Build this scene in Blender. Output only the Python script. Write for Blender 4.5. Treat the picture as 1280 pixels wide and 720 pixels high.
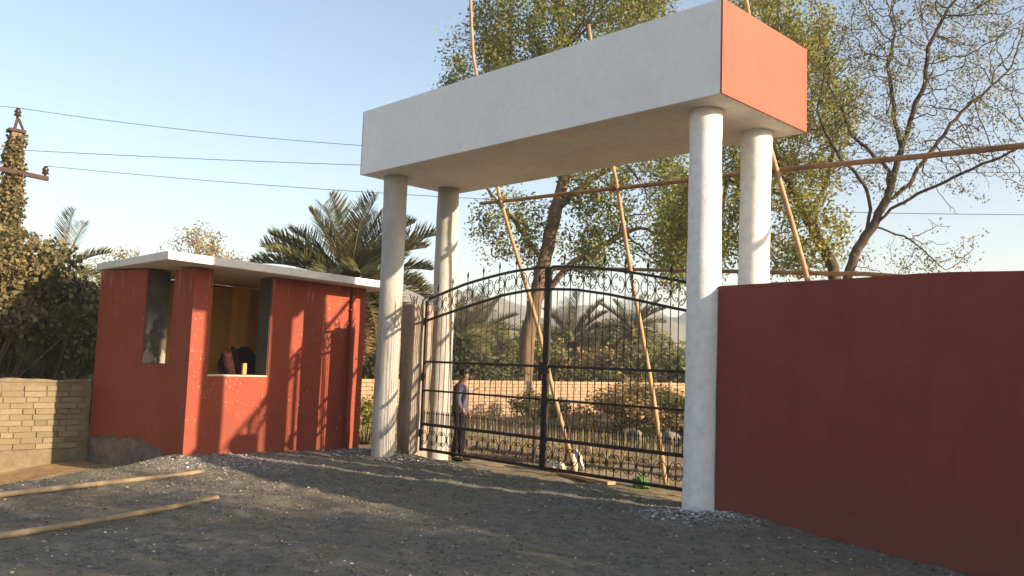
import bpy, math, random
import numpy as np
from mathutils import Matrix, Vector

for o in list(bpy.data.objects):
    bpy.data.objects.remove(o, do_unlink=True)
sc = bpy.context.scene
col = sc.collection
rad = math.radians

# ------------------------------------------------------------------ camera
cam = bpy.data.objects.new('camera', bpy.data.cameras.new('camera'))
col.objects.link(cam)
sc.camera = cam
yaw, pitch, roll = rad(45.19), rad(4.99), rad(2.03)
fw = Vector((-math.sin(yaw) * math.cos(pitch), math.cos(yaw) * math.cos(pitch), math.sin(pitch)))
rt = Vector((math.cos(yaw), math.sin(yaw), 0))
up = rt.cross(fw)
r2 = rt * math.cos(roll) + up * math.sin(roll)
u2 = -rt * math.sin(roll) + up * math.cos(roll)
m4 = Matrix((r2, u2, -fw)).transposed().to_4x4()
m4.translation = (0, 0, 1.6)
cam.matrix_world = m4
cam.data.sensor_width = 36
cam.data.lens = 29.61
cam.data.clip_start = .05
cam.data.clip_end = 9000

# ------------------------------------------------------------------ sky, sun, exposure
SUN_EL, SUN_AZ = 16.0, 16.4          # azimuth measured from +X towards +Y
world = bpy.data.worlds.new('World')
sc.world = world
world.use_nodes = True
wn = world.node_tree
sky = wn.nodes.new('ShaderNodeTexSky')
sky.sky_type = 'NISHITA'
sky.sun_disc = False
sky.sun_elevation = rad(SUN_EL)
sky.sun_rotation = rad(90 - SUN_AZ)
sky.air_density = 1.0
sky.dust_density = 1.2
sky.ozone_density = 1.1
wn.links.new(sky.outputs[0], wn.nodes['Background'].inputs[0])
wn.nodes['Background'].inputs[1].default_value = 0.095
sl = bpy.data.lights.new('sun', 'SUN')
sl.energy = 5.0
sl.angle = rad(0.55)
sl.color = (1.0, 0.80, 0.56)
sun = bpy.data.objects.new('sun', sl)
col.objects.link(sun)
e, a = rad(SUN_EL), rad(SUN_AZ)
sdir = Vector((math.cos(e) * math.cos(a), math.cos(e) * math.sin(a), math.sin(e)))
sun.rotation_euler = sdir.to_track_quat('Z', 'Y').to_euler()
sun.location = (20, 10, 20)
vs = sc.view_settings
vs.view_transform = 'Standard'
vs.look = 'None'
vs.exposure = 1.5
vs.gamma = 1.0
vs.use_curve_mapping = False
sc.cycles.max_bounces = 6
sc.cycles.transparent_max_bounces = 8
sc.cycles.volume_bounces = 0

# ------------------------------------------------------------------ helpers
RNG = np.random.default_rng(7)
random.seed(7)


def tag(o, label=None, cat=None, group=None, kind=None):
    if label: o['label'] = label
    if cat: o['category'] = cat
    if group: o['group'] = group
    if kind: o['kind'] = kind
    return o


def link(o, parent=None):
    col.objects.link(o)
    if parent is not None:
        o.parent = parent
        if parent.type == 'EMPTY' or True:
            o.matrix_parent_inverse = Matrix.Identity(4)
    return o


def empty(name, loc=(0, 0, 0), rz=0.0):
    o = bpy.data.objects.new(name, None)
    o.empty_display_size = .2
    o.location = loc
    o.rotation_euler = (0, 0, rz)
    col.objects.link(o)
    return o


def wpos(o):
    """accumulated location of (unrotated) parents"""
    p = Vector((0, 0, 0))
    while o is not None:
        p += o.location
        o = o.parent
    return p


class MB:
    def __init__(s):
        s.v = []
        s.f = []
        s.m = []

    def add(s, vs_, fs, mi=0):
        b = len(s.v)
        s.v += [tuple(x) for x in vs_]
        s.f += [tuple(b + i for i in q) for q in fs]
        s.m += [mi] * len(fs)
        return s

    def box(s, a, b, mi=0):
        (x0, y0, z0), (x1, y1, z1) = a, b
        return s.hexa([(x0, y0, z0), (x1, y0, z0), (x1, y1, z0), (x0, y1, z0),
                       (x0, y0, z1), (x1, y0, z1), (x1, y1, z1), (x0, y1, z1)], mi)

    def hexa(s, c, mi=0):
        return s.add(c, [(3, 2, 1, 0), (4, 5, 6, 7), (0, 1, 5, 4), (1, 2, 6, 5), (2, 3, 7, 6), (3, 0, 4, 7)], mi)

    def prism(s, poly, ext, mi=0):
        """poly: list of 3D points, extruded by vector ext"""
        n = len(poly)
        p = [Vector(q) for q in poly]
        ex = Vector(ext)
        vs_ = p + [q + ex for q in p]
        fs = [tuple(range(n - 1, -1, -1)), tuple(range(n, 2 * n))]
        fs += [(i, (i + 1) % n, n + (i + 1) % n, n + i) for i in range(n)]
        return s.add(vs_, fs, mi)

    def tube(s, pts, rads, n=8, mi=0, cap=True):
        pts = [Vector(p) for p in pts]
        if not hasattr(rads, '__len__'):
            rads = [rads] * len(pts)
        b = len(s.v)
        N = len(pts)
        t0 = (pts[1] - pts[0]).normalized()
        ref = Vector((0, 0, 1)) if abs(t0.z) < .9 else Vector((1, 0, 0))
        nx = t0.cross(ref).normalized()
        for i in range(N):
            t = (pts[min(i + 1, N - 1)] - pts[max(i - 1, 0)])
            if t.length < 1e-9: t = t0
            t = t.normalized()
            nx = (nx - t * nx.dot(t))
            nx = nx.normalized() if nx.length > 1e-6 else t.orthogonal().normalized()
            ny = t.cross(nx)
            for k in range(n):
                a_ = 2 * math.pi * k / n
                s.v.append(tuple(pts[i] + (nx * math.cos(a_) + ny * math.sin(a_)) * rads[i]))
        for i in range(N - 1):
            for k in range(n):
                k2 = (k + 1) % n
                s.f.append((b + i * n + k, b + i * n + k2, b + (i + 1) * n + k2, b + (i + 1) * n + k))
                s.m.append(mi)
        if cap:
            s.f.append(tuple(b + k for k in range(n - 1, -1, -1)))
            s.f.append(tuple(b + (N - 1) * n + k for k in range(n)))
            s.m += [mi, mi]
        return s

    def strip(s, pts, w, d, side, mi=0):
        """flat bar along pts: section w (in plane, perpendicular to path) by d (along 'side' vector)"""
        pts = [Vector(p) for p in pts]
        sd = Vector(side).normalized()
        b = len(s.v)
        N = len(pts)
        for i in range(N):
            t = (pts[min(i + 1, N - 1)] - pts[max(i - 1, 0)]).normalized()
            nn = sd.cross(t).normalized()
            for (p, q) in ((-1, -1), (1, -1), (1, 1), (-1, 1)):
                s.v.append(tuple(pts[i] + nn * (p * w / 2) + sd * (q * d / 2)))
        for i in range(N - 1):
            for k in range(4):
                k2 = (k + 1) % 4
                s.f.append((b + i * 4 + k, b + i * 4 + k2, b + (i + 1) * 4 + k2, b + (i + 1) * 4 + k))
                s.m.append(mi)
        s.f.append((b + 3, b + 2, b + 1, b))
        s.f.append(tuple(b + (N - 1) * 4 + k for k in range(4)))
        s.m += [mi, mi]
        return s

    def mesh(s, name, mats, smooth=False):
        me = bpy.data.meshes.new(name)
        me.from_pydata(s.v, [], s.f)
        for mm in (mats if isinstance(mats, (list, tuple)) else [mats]):
            me.materials.append(mm)
        if any(s.m):
            me.polygons.foreach_set('material_index', s.m)
        if smooth:
            me.polygons.foreach_set('use_smooth', [True] * len(me.polygons))
        me.update()
        return me

    def build(s, name, mats, parent=None, smooth=False, bevel=0.0):
        """vertices are world coordinates unless a parent with its own location is given"""
        if parent is not None:
            off = wpos(parent)
            s.v = [(x - off.x, y - off.y, z - off.z) for x, y, z in s.v]
        o = bpy.data.objects.new(name, s.mesh(name, mats, smooth))
        link(o, parent)
        if bevel:
            md = o.modifiers.new('bevel', 'BEVEL')
            md.width = bevel
            md.segments = 2
            md.limit_method = 'ANGLE'
        return o


def inst(name, me, parent=None, loc=(0, 0, 0), rot=(0, 0, 0), scale=(1, 1, 1)):
    o = bpy.data.objects.new(name, me)
    o.location = loc
    o.rotation_euler = rot
    o.scale = scale
    link(o, parent)
    return o


def np_mesh(name, V, F, mat, smooth=False):
    """V (n,3), F (m,k) numpy -> mesh quickly"""
    me = bpy.data.meshes.new(name)
    n, k = F.shape
    me.vertices.add(len(V))
    me.vertices.foreach_set('co', np.ascontiguousarray(V, dtype=np.float32).ravel())
    me.loops.add(n * k)
    me.loops.foreach_set('vertex_index', np.ascontiguousarray(F, dtype=np.int32).ravel())
    me.polygons.add(n)
    me.polygons.foreach_set('loop_start', np.arange(0, n * k, k, dtype=np.int32))
    me.polygons.foreach_set('loop_total', np.full(n, k, dtype=np.int32))
    if smooth:
        me.polygons.foreach_set('use_smooth', np.ones(n, dtype=bool))
    me.materials.append(mat)
    me.update(calc_edges=True)
    me.validate()
    return me


def sstep(a_, b_, x):
    t = np.clip((x - a_) / (b_ - a_), 0, 1)
    return t * t * (3 - 2 * t)


# value noise for heights
_P = np.random.default_rng(3).random((256, 256))


def vnoise(x, y):
    x = np.asarray(x, float)
    y = np.asarray(y, float)
    xi = np.floor(x).astype(int)
    yi = np.floor(y).astype(int)
    fx = x - xi
    fy = y - yi
    fx = fx * fx * (3 - 2 * fx)
    fy = fy * fy * (3 - 2 * fy)
    g = lambda i, j: _P[i % 256, j % 256]
    return (g(xi, yi) * (1 - fx) + g(xi + 1, yi) * fx) * (1 - fy) + (g(xi, yi + 1) * (1 - fx) + g(xi + 1, yi + 1) * fx) * fy - .5


# ------------------------------------------------------------------ materials
class Mat:
    def __init__(s, name, rough=.7, spec=.3):
        s.m = bpy.data.materials.new(name)
        s.m.use_nodes = True
        s.t = s.m.node_tree
        s.b = s.t.nodes['Principled BSDF']
        s.b.inputs['Roughness'].default_value = rough
        s.b.inputs['Specular IOR Level'].default_value = spec
        s.pos = s.n('ShaderNodeNewGeometry').outputs['Position']

    def n(s, t, **kw):
        x = s.t.nodes.new(t)
        for k, v in kw.items(): setattr(x, k, v)
        return x

    def l(s, a_, b_): s.t.links.new(a_, b_)

    def noise(s, scale, detail=5, rough=.55, stretch=None, w=0):
        nz = s.n('ShaderNodeTexNoise')
        nz.inputs['Scale'].default_value = scale
        nz.inputs['Detail'].default_value = detail
        nz.inputs['Roughness'].default_value = rough
        src = s.pos
        mp = s.n('ShaderNodeMapping')
        mp.inputs['Location'].default_value = (w, w * 1.7, w * .6)
        if stretch: mp.inputs['Scale'].default_value = stretch
        s.l(src, mp.inputs['Vector'])
        s.l(mp.outputs[0], nz.inputs['Vector'])
        return nz.outputs['Fac']

    def ramp(s, fac, stops, interp='LINEAR'):
        r = s.n('ShaderNodeValToRGB')
        r.color_ramp.interpolation = interp
        el = r.color_ramp.elements
        while len(el) < len(stops): el.new(.5)
        for e_, (p, c) in zip(el, stops):
            e_.position = p
            e_.color = (*c, 1) if hasattr(c, '__len__') else (c, c, c, 1)
        s.l(fac, r.inputs[0])
        return r.outputs[0]

    def mix(s, fac, a_, b_, mode='MIX'):
        x = s.n('ShaderNodeMix', data_type='RGBA', blend_type=mode)
        for sock, v in ((x.inputs[0], fac), (x.inputs[6], a_), (x.inputs[7], b_)):
            if isinstance(v, (int, float)): sock.default_value = v
            elif isinstance(v, (tuple, list)): sock.default_value = (*v, 1)
            else: s.l(v, sock)
        return x.outputs[2]

    def math(s, op, a_, b_=0.0):
        x = s.n('ShaderNodeMath', operation=op)
        for sock, v in zip(x.inputs, (a_, b_)):
            if isinstance(v, (int, float)): sock.default_value = v
            else: s.l(v, sock)
        return x.outputs[0]

    def color(s, c):
        if isinstance(c, (tuple, list)): s.b.inputs['Base Color'].default_value = (*c, 1)
        else: s.l(c, s.b.inputs['Base Color'])
        return s

    def bump(s, h, strength=.4, dist=.01):
        x = s.n('ShaderNodeBump')
        x.inputs['Strength'].default_value = strength
        x.inputs['Distance'].default_value = dist
        s.l(h, x.inputs['Height'])
        s.l(x.outputs[0], s.b.inputs['Normal'])
        return s

    def xyz(s):
        x = s.n('ShaderNodeSeparateXYZ')
        s.l(s.pos, x.inputs[0])
        return x.outputs

    def island(s):
        return s.n('ShaderNodeNewGeometry').outputs['Random Per Island']

    def objrand(s):
        return s.n('ShaderNodeObjectInfo').outputs['Random']


def paint_mat(name, base, dark, light=None, speck=0.0, streak=.25, rough=.62, dirty=None, base_dirt=0.0, lumps=.3, drip=0.0):
    M_ = Mat(name, rough, .25)
    c = M_.ramp(M_.noise(1.3, 6, .6), [(.3, dark), (.62, base)])
    st = M_.noise(2.2, 5, .6, (3.5, 3.5, .35))
    c = M_.mix(M_.math('MULTIPLY', M_.ramp(st, [(.5, 0.), (.75, 1.)]), streak), c, tuple(x * .72 for x in base))
    fine = M_.noise(38, 4, .7)
    c = M_.mix(.12, c, M_.ramp(fine, [(.3, tuple(x * .55 for x in base)), (.7, tuple(min(1, x * 1.35) for x in base))]))
    if speck:
        v = M_.noise(42, 2, .5, (1, 1, .55))
        k = M_.math('MULTIPLY', M_.ramp(v, [(.66, 0.), (.70, 1.)]), M_.ramp(M_.noise(1.6, 3, .6, w=4), [(.42, 0.), (.62, 1.)]))
        c = M_.mix(M_.math('MULTIPLY', k, speck), c, (.62, .55, .5))
    if dirty:
        z = M_.xyz()[2]
        k = M_.math('MULTIPLY', M_.ramp(M_.noise(9, 5, .65, w=2), [(.45, 0.), (.65, 1.)]), dirty)
        c = M_.mix(k, c, (.30, .26, .21))
    if drip:
        zd = M_.n('ShaderNodeMapRange')
        zd.inputs[1].default_value = 2.25
        zd.inputs[2].default_value = 2.85
        M_.l(M_.xyz()[2], zd.inputs[0])
        k = M_.math('MULTIPLY', M_.ramp(M_.noise(6, 3, .5, (4, 4, .3), 11), [(.6, 0.), (.66, 1.)]), zd.outputs[0])
        c = M_.mix(M_.math('MULTIPLY', k, drip), c, (.5, .45, .4))
    if base_dirt:
        zr_ = M_.n('ShaderNodeMapRange')
        zr_.inputs[1].default_value = .75
        zr_.inputs[2].default_value = -.05
        M_.l(M_.math('ADD', M_.xyz()[2], M_.math('MULTIPLY', M_.math('SUBTRACT', M_.noise(3.5, 5, .65, w=7), .5), 1.3)), zr_.inputs[0])
        c = M_.mix(M_.math('MULTIPLY', zr_.outputs[0], base_dirt), c, (.14, .105, .075))
    M_.color(c)
    h = M_.math('ADD', M_.math('ADD', M_.math('MULTIPLY', M_.noise(7, 5, .6), 1.0), M_.math('MULTIPLY', M_.noise(1.7, 4, .5), lumps * 3)), M_.math('MULTIPLY', fine, .25))
    M_.bump(h, .45, .014)
    return M_.m


MT = {}
MT['white'] = paint_mat('white_limewash', (.79, .805, .80), (.72, .735, .73), streak=.12, dirty=.06)
MT['column'] = paint_mat('white_column_paint', (.76, .765, .75), (.67, .67, .65), streak=.3, dirty=.22)
MT['salmon'] = paint_mat('salmon_paint', (.40, .095, .057), (.35, .08, .049), streak=.3)
MT['red'] = paint_mat('terracotta_paint', (.265, .046, .020), (.21, .036, .017), speck=.4, streak=.4, base_dirt=.15, drip=.35, lumps=.5)
MT['wallred'] = paint_mat('boundary_red_paint', (.212, .043, .033), (.175, .036, .028), speck=.0, streak=.5, base_dirt=.25, lumps=1.0)
MT['soffit'] = paint_mat('grimy_bounce_tinted_soffit', (.71, .69, .645), (.61, .585, .54), streak=.25, dirty=.2)  # warm ground bounce painted into the white as beige, with faint stains
MT['roof'] = paint_mat('white_roof_paint', (.74, .71, .65), (.62, .59, .53), streak=.25, dirty=.2)
MT['yellow'] = paint_mat('yellow_interior_paint', (.68, .43, .11), (.58, .36, .09), streak=.2)
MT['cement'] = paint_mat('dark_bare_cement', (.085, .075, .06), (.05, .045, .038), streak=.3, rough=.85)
MT['cream'] = paint_mat('cream_sill', (.62, .54, .42), (.5, .43, .33))

m = Mat('scuffed_column_paint', .75, .2)
c = m.ramp(m.noise(1.8, 6, .65, (1, 1, .5)), [(.3, (.31, .29, .26)), (.65, (.50, .485, .455))])
zr = m.n('ShaderNodeMapRange')
zr.inputs[1].default_value = 3.3
zr.inputs[2].default_value = 2.3
m.l(m.xyz()[2], zr.inputs[0])
dr = m.math('MULTIPLY', m.ramp(m.noise(7, 4, .6, (2.2, 2.2, .22), 6), [(.48, 0.), (.62, .75)]), zr.outputs[0])
c = m.mix(dr, c, (.27, .235, .20))
m.color(c).bump(m.noise(9, 6, .65), .5, .015)
MT['column_scuffed'] = m.m

m = Mat('smeared_cement', .85, .2)
c = m.ramp(m.noise(3, 6, .65), [(.3, (.05, .045, .036)), (.7, (.12, .105, .08))])
smear = m.math('MULTIPLY', m.ramp(m.noise(4.5, 5, .6, (1, 1, .55), 3), [(.52, 0.), (.58, 1.)]),
               m.ramp(m.xyz()[2], [(.0, 0.), (1., 0.)]))
zr = m.n('ShaderNodeMapRange')
zr.inputs[1].default_value = 2.25
zr.inputs[2].default_value = 1.9
m.l(m.xyz()[2], zr.inputs[0])
smear = m.math('MULTIPLY', m.ramp(m.noise(4.5, 5, .6, (1, 1, .55), 3), [(.50, 0.), (.56, 1.)]), zr.outputs[0])
m.color(m.mix(m.math('MULTIPLY', smear, .6), c, (.42, .38, .32))).bump(m.noise(20, 5, .6), .5, .01)
MT['smear'] = m.m

m = Mat('rough_plinth', .9, .1)
m.color(m.ramp(m.noise(4, 6, .65), [(.3, (.10, .085, .07)), (.7, (.24, .2, .16))])).bump(m.noise(9, 6, .65), .9, .04)
MT['plinth'] = m.m

m = Mat('raw_concrete_post', .85, .2)
c = m.ramp(m.noise(2.5, 6, .65, (2, 2, .5)), [(.3, (.17, .135, .105)), (.7, (.34, .28, .22))])
m.color(m.mix(m.ramp(m.noise(11, 4, .6), [(.5, 0.), (.7, .5)]), c, (.13, .09, .07))).bump(m.noise(14, 6, .65), .7, .02)
MT['post'] = m.m

m = Mat('gate_black_enamel', .5, .25)
c = m.ramp(m.noise(9, 5, .65), [(.45, (.012, .011, .011)), (.75, (.055, .028, .016))])
m.color(c).bump(m.noise(60, 3, .6), .2, .003)
MT['iron'] = m.m

m = Mat('bamboo', .55, .35)
c = m.ramp(m.noise(3.2, 5, .6), [(.3, (.24, .142, .06)), (.7, (.42, .275, .13))])
c = m.mix(m.ramp(m.noise(24, 4, .6), [(.52, 0.), (.72, .6)]), c, (.16, .085, .04))
m.color(c).bump(m.noise(40, 3, .6), .3, .004)
MT['bamboo'] = m.m
m = Mat('weathered_bamboo', .65, .3)
c = m.ramp(m.noise(3.2, 5, .6), [(.3, (.16, .095, .05)), (.7, (.30, .19, .10))])
c = m.mix(m.ramp(m.noise(24, 4, .6), [(.52, 0.), (.72, .6)]), c, (.09, .05, .03))
m.color(c).bump(m.noise(40, 3, .6), .3, .004)
MT['bamboo_dark'] = m.m
m = Mat('sun_bleached_bamboo', .6, .3)
c = m.ramp(m.noise(3.2, 5, .6), [(.3, (.17, .125, .075)), (.7, (.31, .235, .15))])
c = m.mix(m.ramp(m.noise(24, 4, .6), [(.5, 0.), (.7, .6)]), c, (.17, .11, .07))
m.color(c).bump(m.noise(40, 3, .6), .3, .004)
MT['bamboo_pale'] = m.m
m = Mat('coir_rope', .9, .1)
m.color(m.ramp(m.noise(40, 3), [(.3, (.12, .07, .035)), (.7, (.28, .17, .08))])).bump(m.noise(90, 2), .6, .004)
MT['rope'] = m.m

m = Mat('fly_ash_brick', .9, .1)
c = m.ramp(m.objrand(), [(0., (.165, .133, .08)), (.5, (.205, .168, .102)), (1., (.24, .20, .127))])
c = m.mix(m.ramp(m.noise(12, 5, .65), [(.4, 0.), (.75, .55)]), c, (.16, .12, .075))
m.color(c).bump(m.noise(28, 5, .65), .7, .012)
MT['brick'] = m.m
m = Mat('red_clay_brick', .9, .1)
c = m.ramp(m.n('ShaderNodeNewGeometry').outputs['Random Per Island'], [(0., (.25, .14, .085)), (.5, (.31, .195, .12)), (1., (.36, .265, .18))])
c = m.mix(m.ramp(m.noise(3, 5, .65), [(.4, 0.), (.75, .6)]), c, (.33, .27, .18))
m.color(c).bump(m.noise(20, 5, .65), .7, .012)
MT['claybrick'] = m.m
m = Mat('mud_mortar', .95, .05)
m.color(m.ramp(m.noise(9, 5, .65), [(.3, (.135, .106, .066)), (.7, (.215, .172, .11))])).bump(m.noise(24, 5, .65), .8, .015)
MT['mortar'] = m.m

# ground
m = Mat('gravel_ground', .95, .08)
X, Y, Z = m.xyz()
big = m.noise(.55, 5, .6)
ash = m.ramp(m.noise(6.5, 8, .72), [(.3, (.085, .080, .066)), (.5, (.165, .153, .124)), (.72, (.27, .248, .20))])
dirt = m.ramp(m.noise(5, 8, .7, w=5), [(.3, (.12, .099, .066)), (.72, (.29, .235, .158))])
c = m.mix(m.ramp(big, [(.40, 0.), (.66, .85)]), ash, dirt)
# the verge and the yard are sandy soil
mr = m.n('ShaderNodeMapRange', interpolation_type='SMOOTHSTEP')
mr.inputs[1].default_value = 8.65
mr.inputs[2].default_value = 9.2
m.l(m.math('ADD', Y, m.math('MULTIPLY', m.math('SUBTRACT', m.noise(1.5, 4), .5), 1.2)), mr.inputs[0])
yard = m.ramp(m.noise(.9, 7, .68, w=9), [(.28, (.10, .095, .045)), (.5, (.23, .175, .105)), (.72, (.37, .285, .18))])
c = m.mix(mr.outputs[0], c, yard)
dd = m.math('ADD', m.math('MULTIPLY', m.math('ADD', X, 10.6), -.85), m.math('MULTIPLY', m.math('SUBTRACT', Y, 2.7), -.52))
mv = m.n('ShaderNodeMapRange', interpolation_type='SMOOTHSTEP')
mv.inputs[1].default_value = .8
mv.inputs[2].default_value = 2.0
m.l(m.math('ADD', dd, m.math('MULTIPLY', m.math('SUBTRACT', m.noise(2.5, 4), .5), 1.5)), mv.inputs[0])
sand = m.ramp(m.noise(7, 6, .65, w=3), [(.3, (.27, .175, .085)), (.7, (.44, .30, .155))])
c = m.mix(mv.outputs[0], c, sand)
# whitewash spilled round the right column and in front of the booth
def spill(cx, cy, r0, r1):
    dx = m.math('SUBTRACT', X, cx)
    dy = m.math('SUBTRACT', Y, cy)
    d = m.math('SQRT', m.math('ADD', m.math('MULTIPLY', dx, dx), m.math('MULTIPLY', dy, dy)))
    k = m.n('ShaderNodeMapRange')
    k.inputs[1].default_value = r1
    k.inputs[2].default_value = r0
    m.l(d, k.inputs[0])
    return m.math('MULTIPLY', k.outputs[0], m.ramp(m.noise(16, 5, .7, w=cx), [(.47, 0.), (.62, 1.)]))
for cx, cy, r0, r1, kk in ((-5.05, 7.8, .2, .8, .95), (-11.9, 5.7, .2, 1.3, .75), (-11.4, 6.6, .2, 1.2, .5), (-11.9, 8.3, .2, 1.0, .75), (-10.6, 7.9, .1, .9, .4)):
    c = m.mix(m.math('MULTIPLY', spill(cx, cy, r0, r1), kk), c, (.56, .54, .51))
# small pale grit
g1 = m.ramp(m.noise(46, 3, .6), [(.60, 0.), (.65, .7)])
c = m.mix(g1, c, (.33, .30, .26))
m.color(c)
h = m.math('ADD', m.math('MULTIPLY', m.noise(9, 8, .7), 1.0), m.math('MULTIPLY', m.noise(48, 4, .65), .35))
m.bump(h, .85, .04)
MT['ground'] = m.m

m = Mat('pebbles', .85, .2)
m.color(m.ramp(m.island(), [(0., (.07, .066, .056)), (.5, (.15, .138, .113)), (.9, (.27, .245, .20)), (.97, (.34, .32, .28)), (1., (.52, .50, .46))]))
MT['pebble'] = m.m
m = Mat('plaster_chip', .85, .1)
m.color(m.ramp(m.island(), [(0., (.34, .31, .29)), (.6, (.50, .47, .45)), (1., (.68, .66, .64))]))
MT['cream_chip'] = m.m
m = Mat('stone', .85, .2)
m.color(m.ramp(m.noise(8, 6, .65), [(.3, (.11, .095, .075)), (.7, (.24, .205, .165))])).bump(m.noise(18, 5), .6, .02)
MT['stone'] = m.m
m = Mat('litter_leaf', .8, .15)
m.color(m.ramp(m.island(), [(0., (.16, .09, .04)), (.6, (.33, .2, .09)), (1., (.42, .36, .24))]))
MT['litter'] = m.m


def leaf_mat(name, stops, trans=.35, rough=.55):
    M_ = Mat(name, rough, .25)
    c = M_.ramp(M_.island(), stops)
    big_ = M_.noise(.9, 3, .6)
    c = M_.mix(M_.ramp(big_, [(.38, .0), (.66, .55)]), c, stops[-1][1])
    M_.color(c)
    tr = M_.n('ShaderNodeBsdfTranslucent')
    M_.l(c, tr.inputs[0])
    mx = M_.n('ShaderNodeMixShader')
    mx.inputs[0].default_value = trans
    M_.l(M_.b.outputs[0], mx.inputs[1])
    M_.l(tr.outputs[0], mx.inputs[2])
    M_.l(mx.outputs[0], M_.t.nodes['Material Output'].inputs[0])
    return M_.m


MT['leaf_green'] = leaf_mat('neem_leaf', [(0., (.06, .09, .018)), (.55, (.16, .19, .036)), (1., (.28, .27, .058))])
MT['leaf_yellow'] = leaf_mat('yellow_green_leaf', [(0., (.10, .125, .02)), (.5, (.215, .23, .04)), (1., (.33, .295, .06))], .42)
MT['leaf_olive'] = leaf_mat('sparse_olive_leaf', [(0., (.085, .10, .026)), (.5, (.16, .16, .042)), (1., (.25, .205, .075))])
MT['leaf_scrub'] = leaf_mat('scrub_leaf', [(0., (.17, .14, .045)), (.5, (.27, .21, .08)), (1., (.36, .27, .13))])
MT['leaf_ivy'] = leaf_mat('dusty_vine_leaf', [(0., (.022, .032, .010)), (.5, (.095, .094, .035)), (1., (.27, .20, .085))], .25)
MT['leaf_dark'] = leaf_mat('dark_shrub_leaf', [(0., (0.027, 0.040, 0.015)), (.6, (0.062, 0.075, 0.027)), (1., (0.125, 0.119, 0.048))], .25)
MT['leaf_dry'] = leaf_mat('dry_brush', [(0., (0.138, 0.098, 0.040)), (.5, (0.253, 0.172, 0.075)), (1., (0.380, 0.265, 0.127))], .3)
MT['palm'] = leaf_mat('date_palm_leaflet', [(0., (.045, .06, .034)), (.5, (.095, .105, .052)), (1., (.21, .175, .065))], .22, .45)
MT['palm_dry'] = leaf_mat('dry_palm_leaflet', [(0., (.17, .11, .05)), (.5, (.30, .20, .09)), (1., (.40, .28, .13))], .22, .6)
MT['grass'] = leaf_mat('dry_grass', [(0., (.13, .12, .04)), (.5, (.24, .19, .08)), (1., (.36, .27, .13))], .3)


def bark(name, a_, b_):
    M_ = Mat(name, .9, .1)
    M_.color(M_.ramp(M_.noise(6, 6, .68, (1, 1, .3)), [(.3, a_), (.7, b_)]))
    M_.bump(M_.noise(11, 6, .68, (1, 1, .3)), .9, .03)
    return M_.m


MT['bark'] = bark('brown_bark', (.085, .055, .034), (.20, .135, .085))
MT['bark_dark'] = bark('dark_bark', (.045, .034, .026), (.12, .09, .065))
MT['palm_bark'] = bark('palm_bark', (.11, .07, .04), (.25, .16, .09))


def plain(name, c, rough=.6, spec=.3, var=.25, sc_=8, metal=0):
    M_ = Mat(name, rough, spec)
    M_.color(M_.ramp(M_.noise(sc_, 5, .6), [(.3, tuple(x * (1 - var) for x in c)), (.7, c)]))
    M_.b.inputs['Metallic'].default_value = metal
    M_.bump(M_.noise(sc_ * 4, 4), .2, .005)
    return M_.m


MT['rust'] = plain('rusty_steel', (.055, .026, .019), .7)
MT['porcelain'] = plain('brown_porcelain', (.05, .022, .017), .3, .5)
MT['wire'] = plain('conductor', (.05, .05, .05), .5)
MT['polecon'] = plain('pole_concrete', (.20, .145, .095), .85)
MT['skin'] = plain('skin', (.20, .105, .065), .55, .3, .1)
MT['hair'] = plain('black_hair', (.012, .010, .009), .5, .3)
MT['shirt'] = plain('lilac_grey_shirt', (.085, .078, .11), .85, .1, .2, 14)
MT['trouser'] = plain('dark_trousers', (.010, .009, .011), .85, .1, .3, 14)
MT['shoe'] = plain('dark_shoe', (.02, .016, .014), .5)
MT['blackcloth'] = plain('black_upholstery', (.015, .014, .015), .75)
m = Mat('red_patterned_cloth', .85, .1)
m.color(m.ramp(m.noise(26, 3, .6), [(.42, (.02, .007, .007)), (.52, (.04, .010, .010)), (.68, (.06, .035, .028))]))
MT['redcloth'] = m.m
MT['yellowwood'] = plain('yellow_painted_wood', (.40, .26, .06), .5)
MT['sack'] = plain('white_woven_sack', (.50, .48, .45), .7)
MT['green'] = plain('green_cloth', (.07, .18, .045), .75)
MT['wood'] = plain('raw_timber', (.46, .31, .17), .8, .15, .4)
MT['floor'] = plain('booth_floor', (.2, .18, .15), .9)


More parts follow.
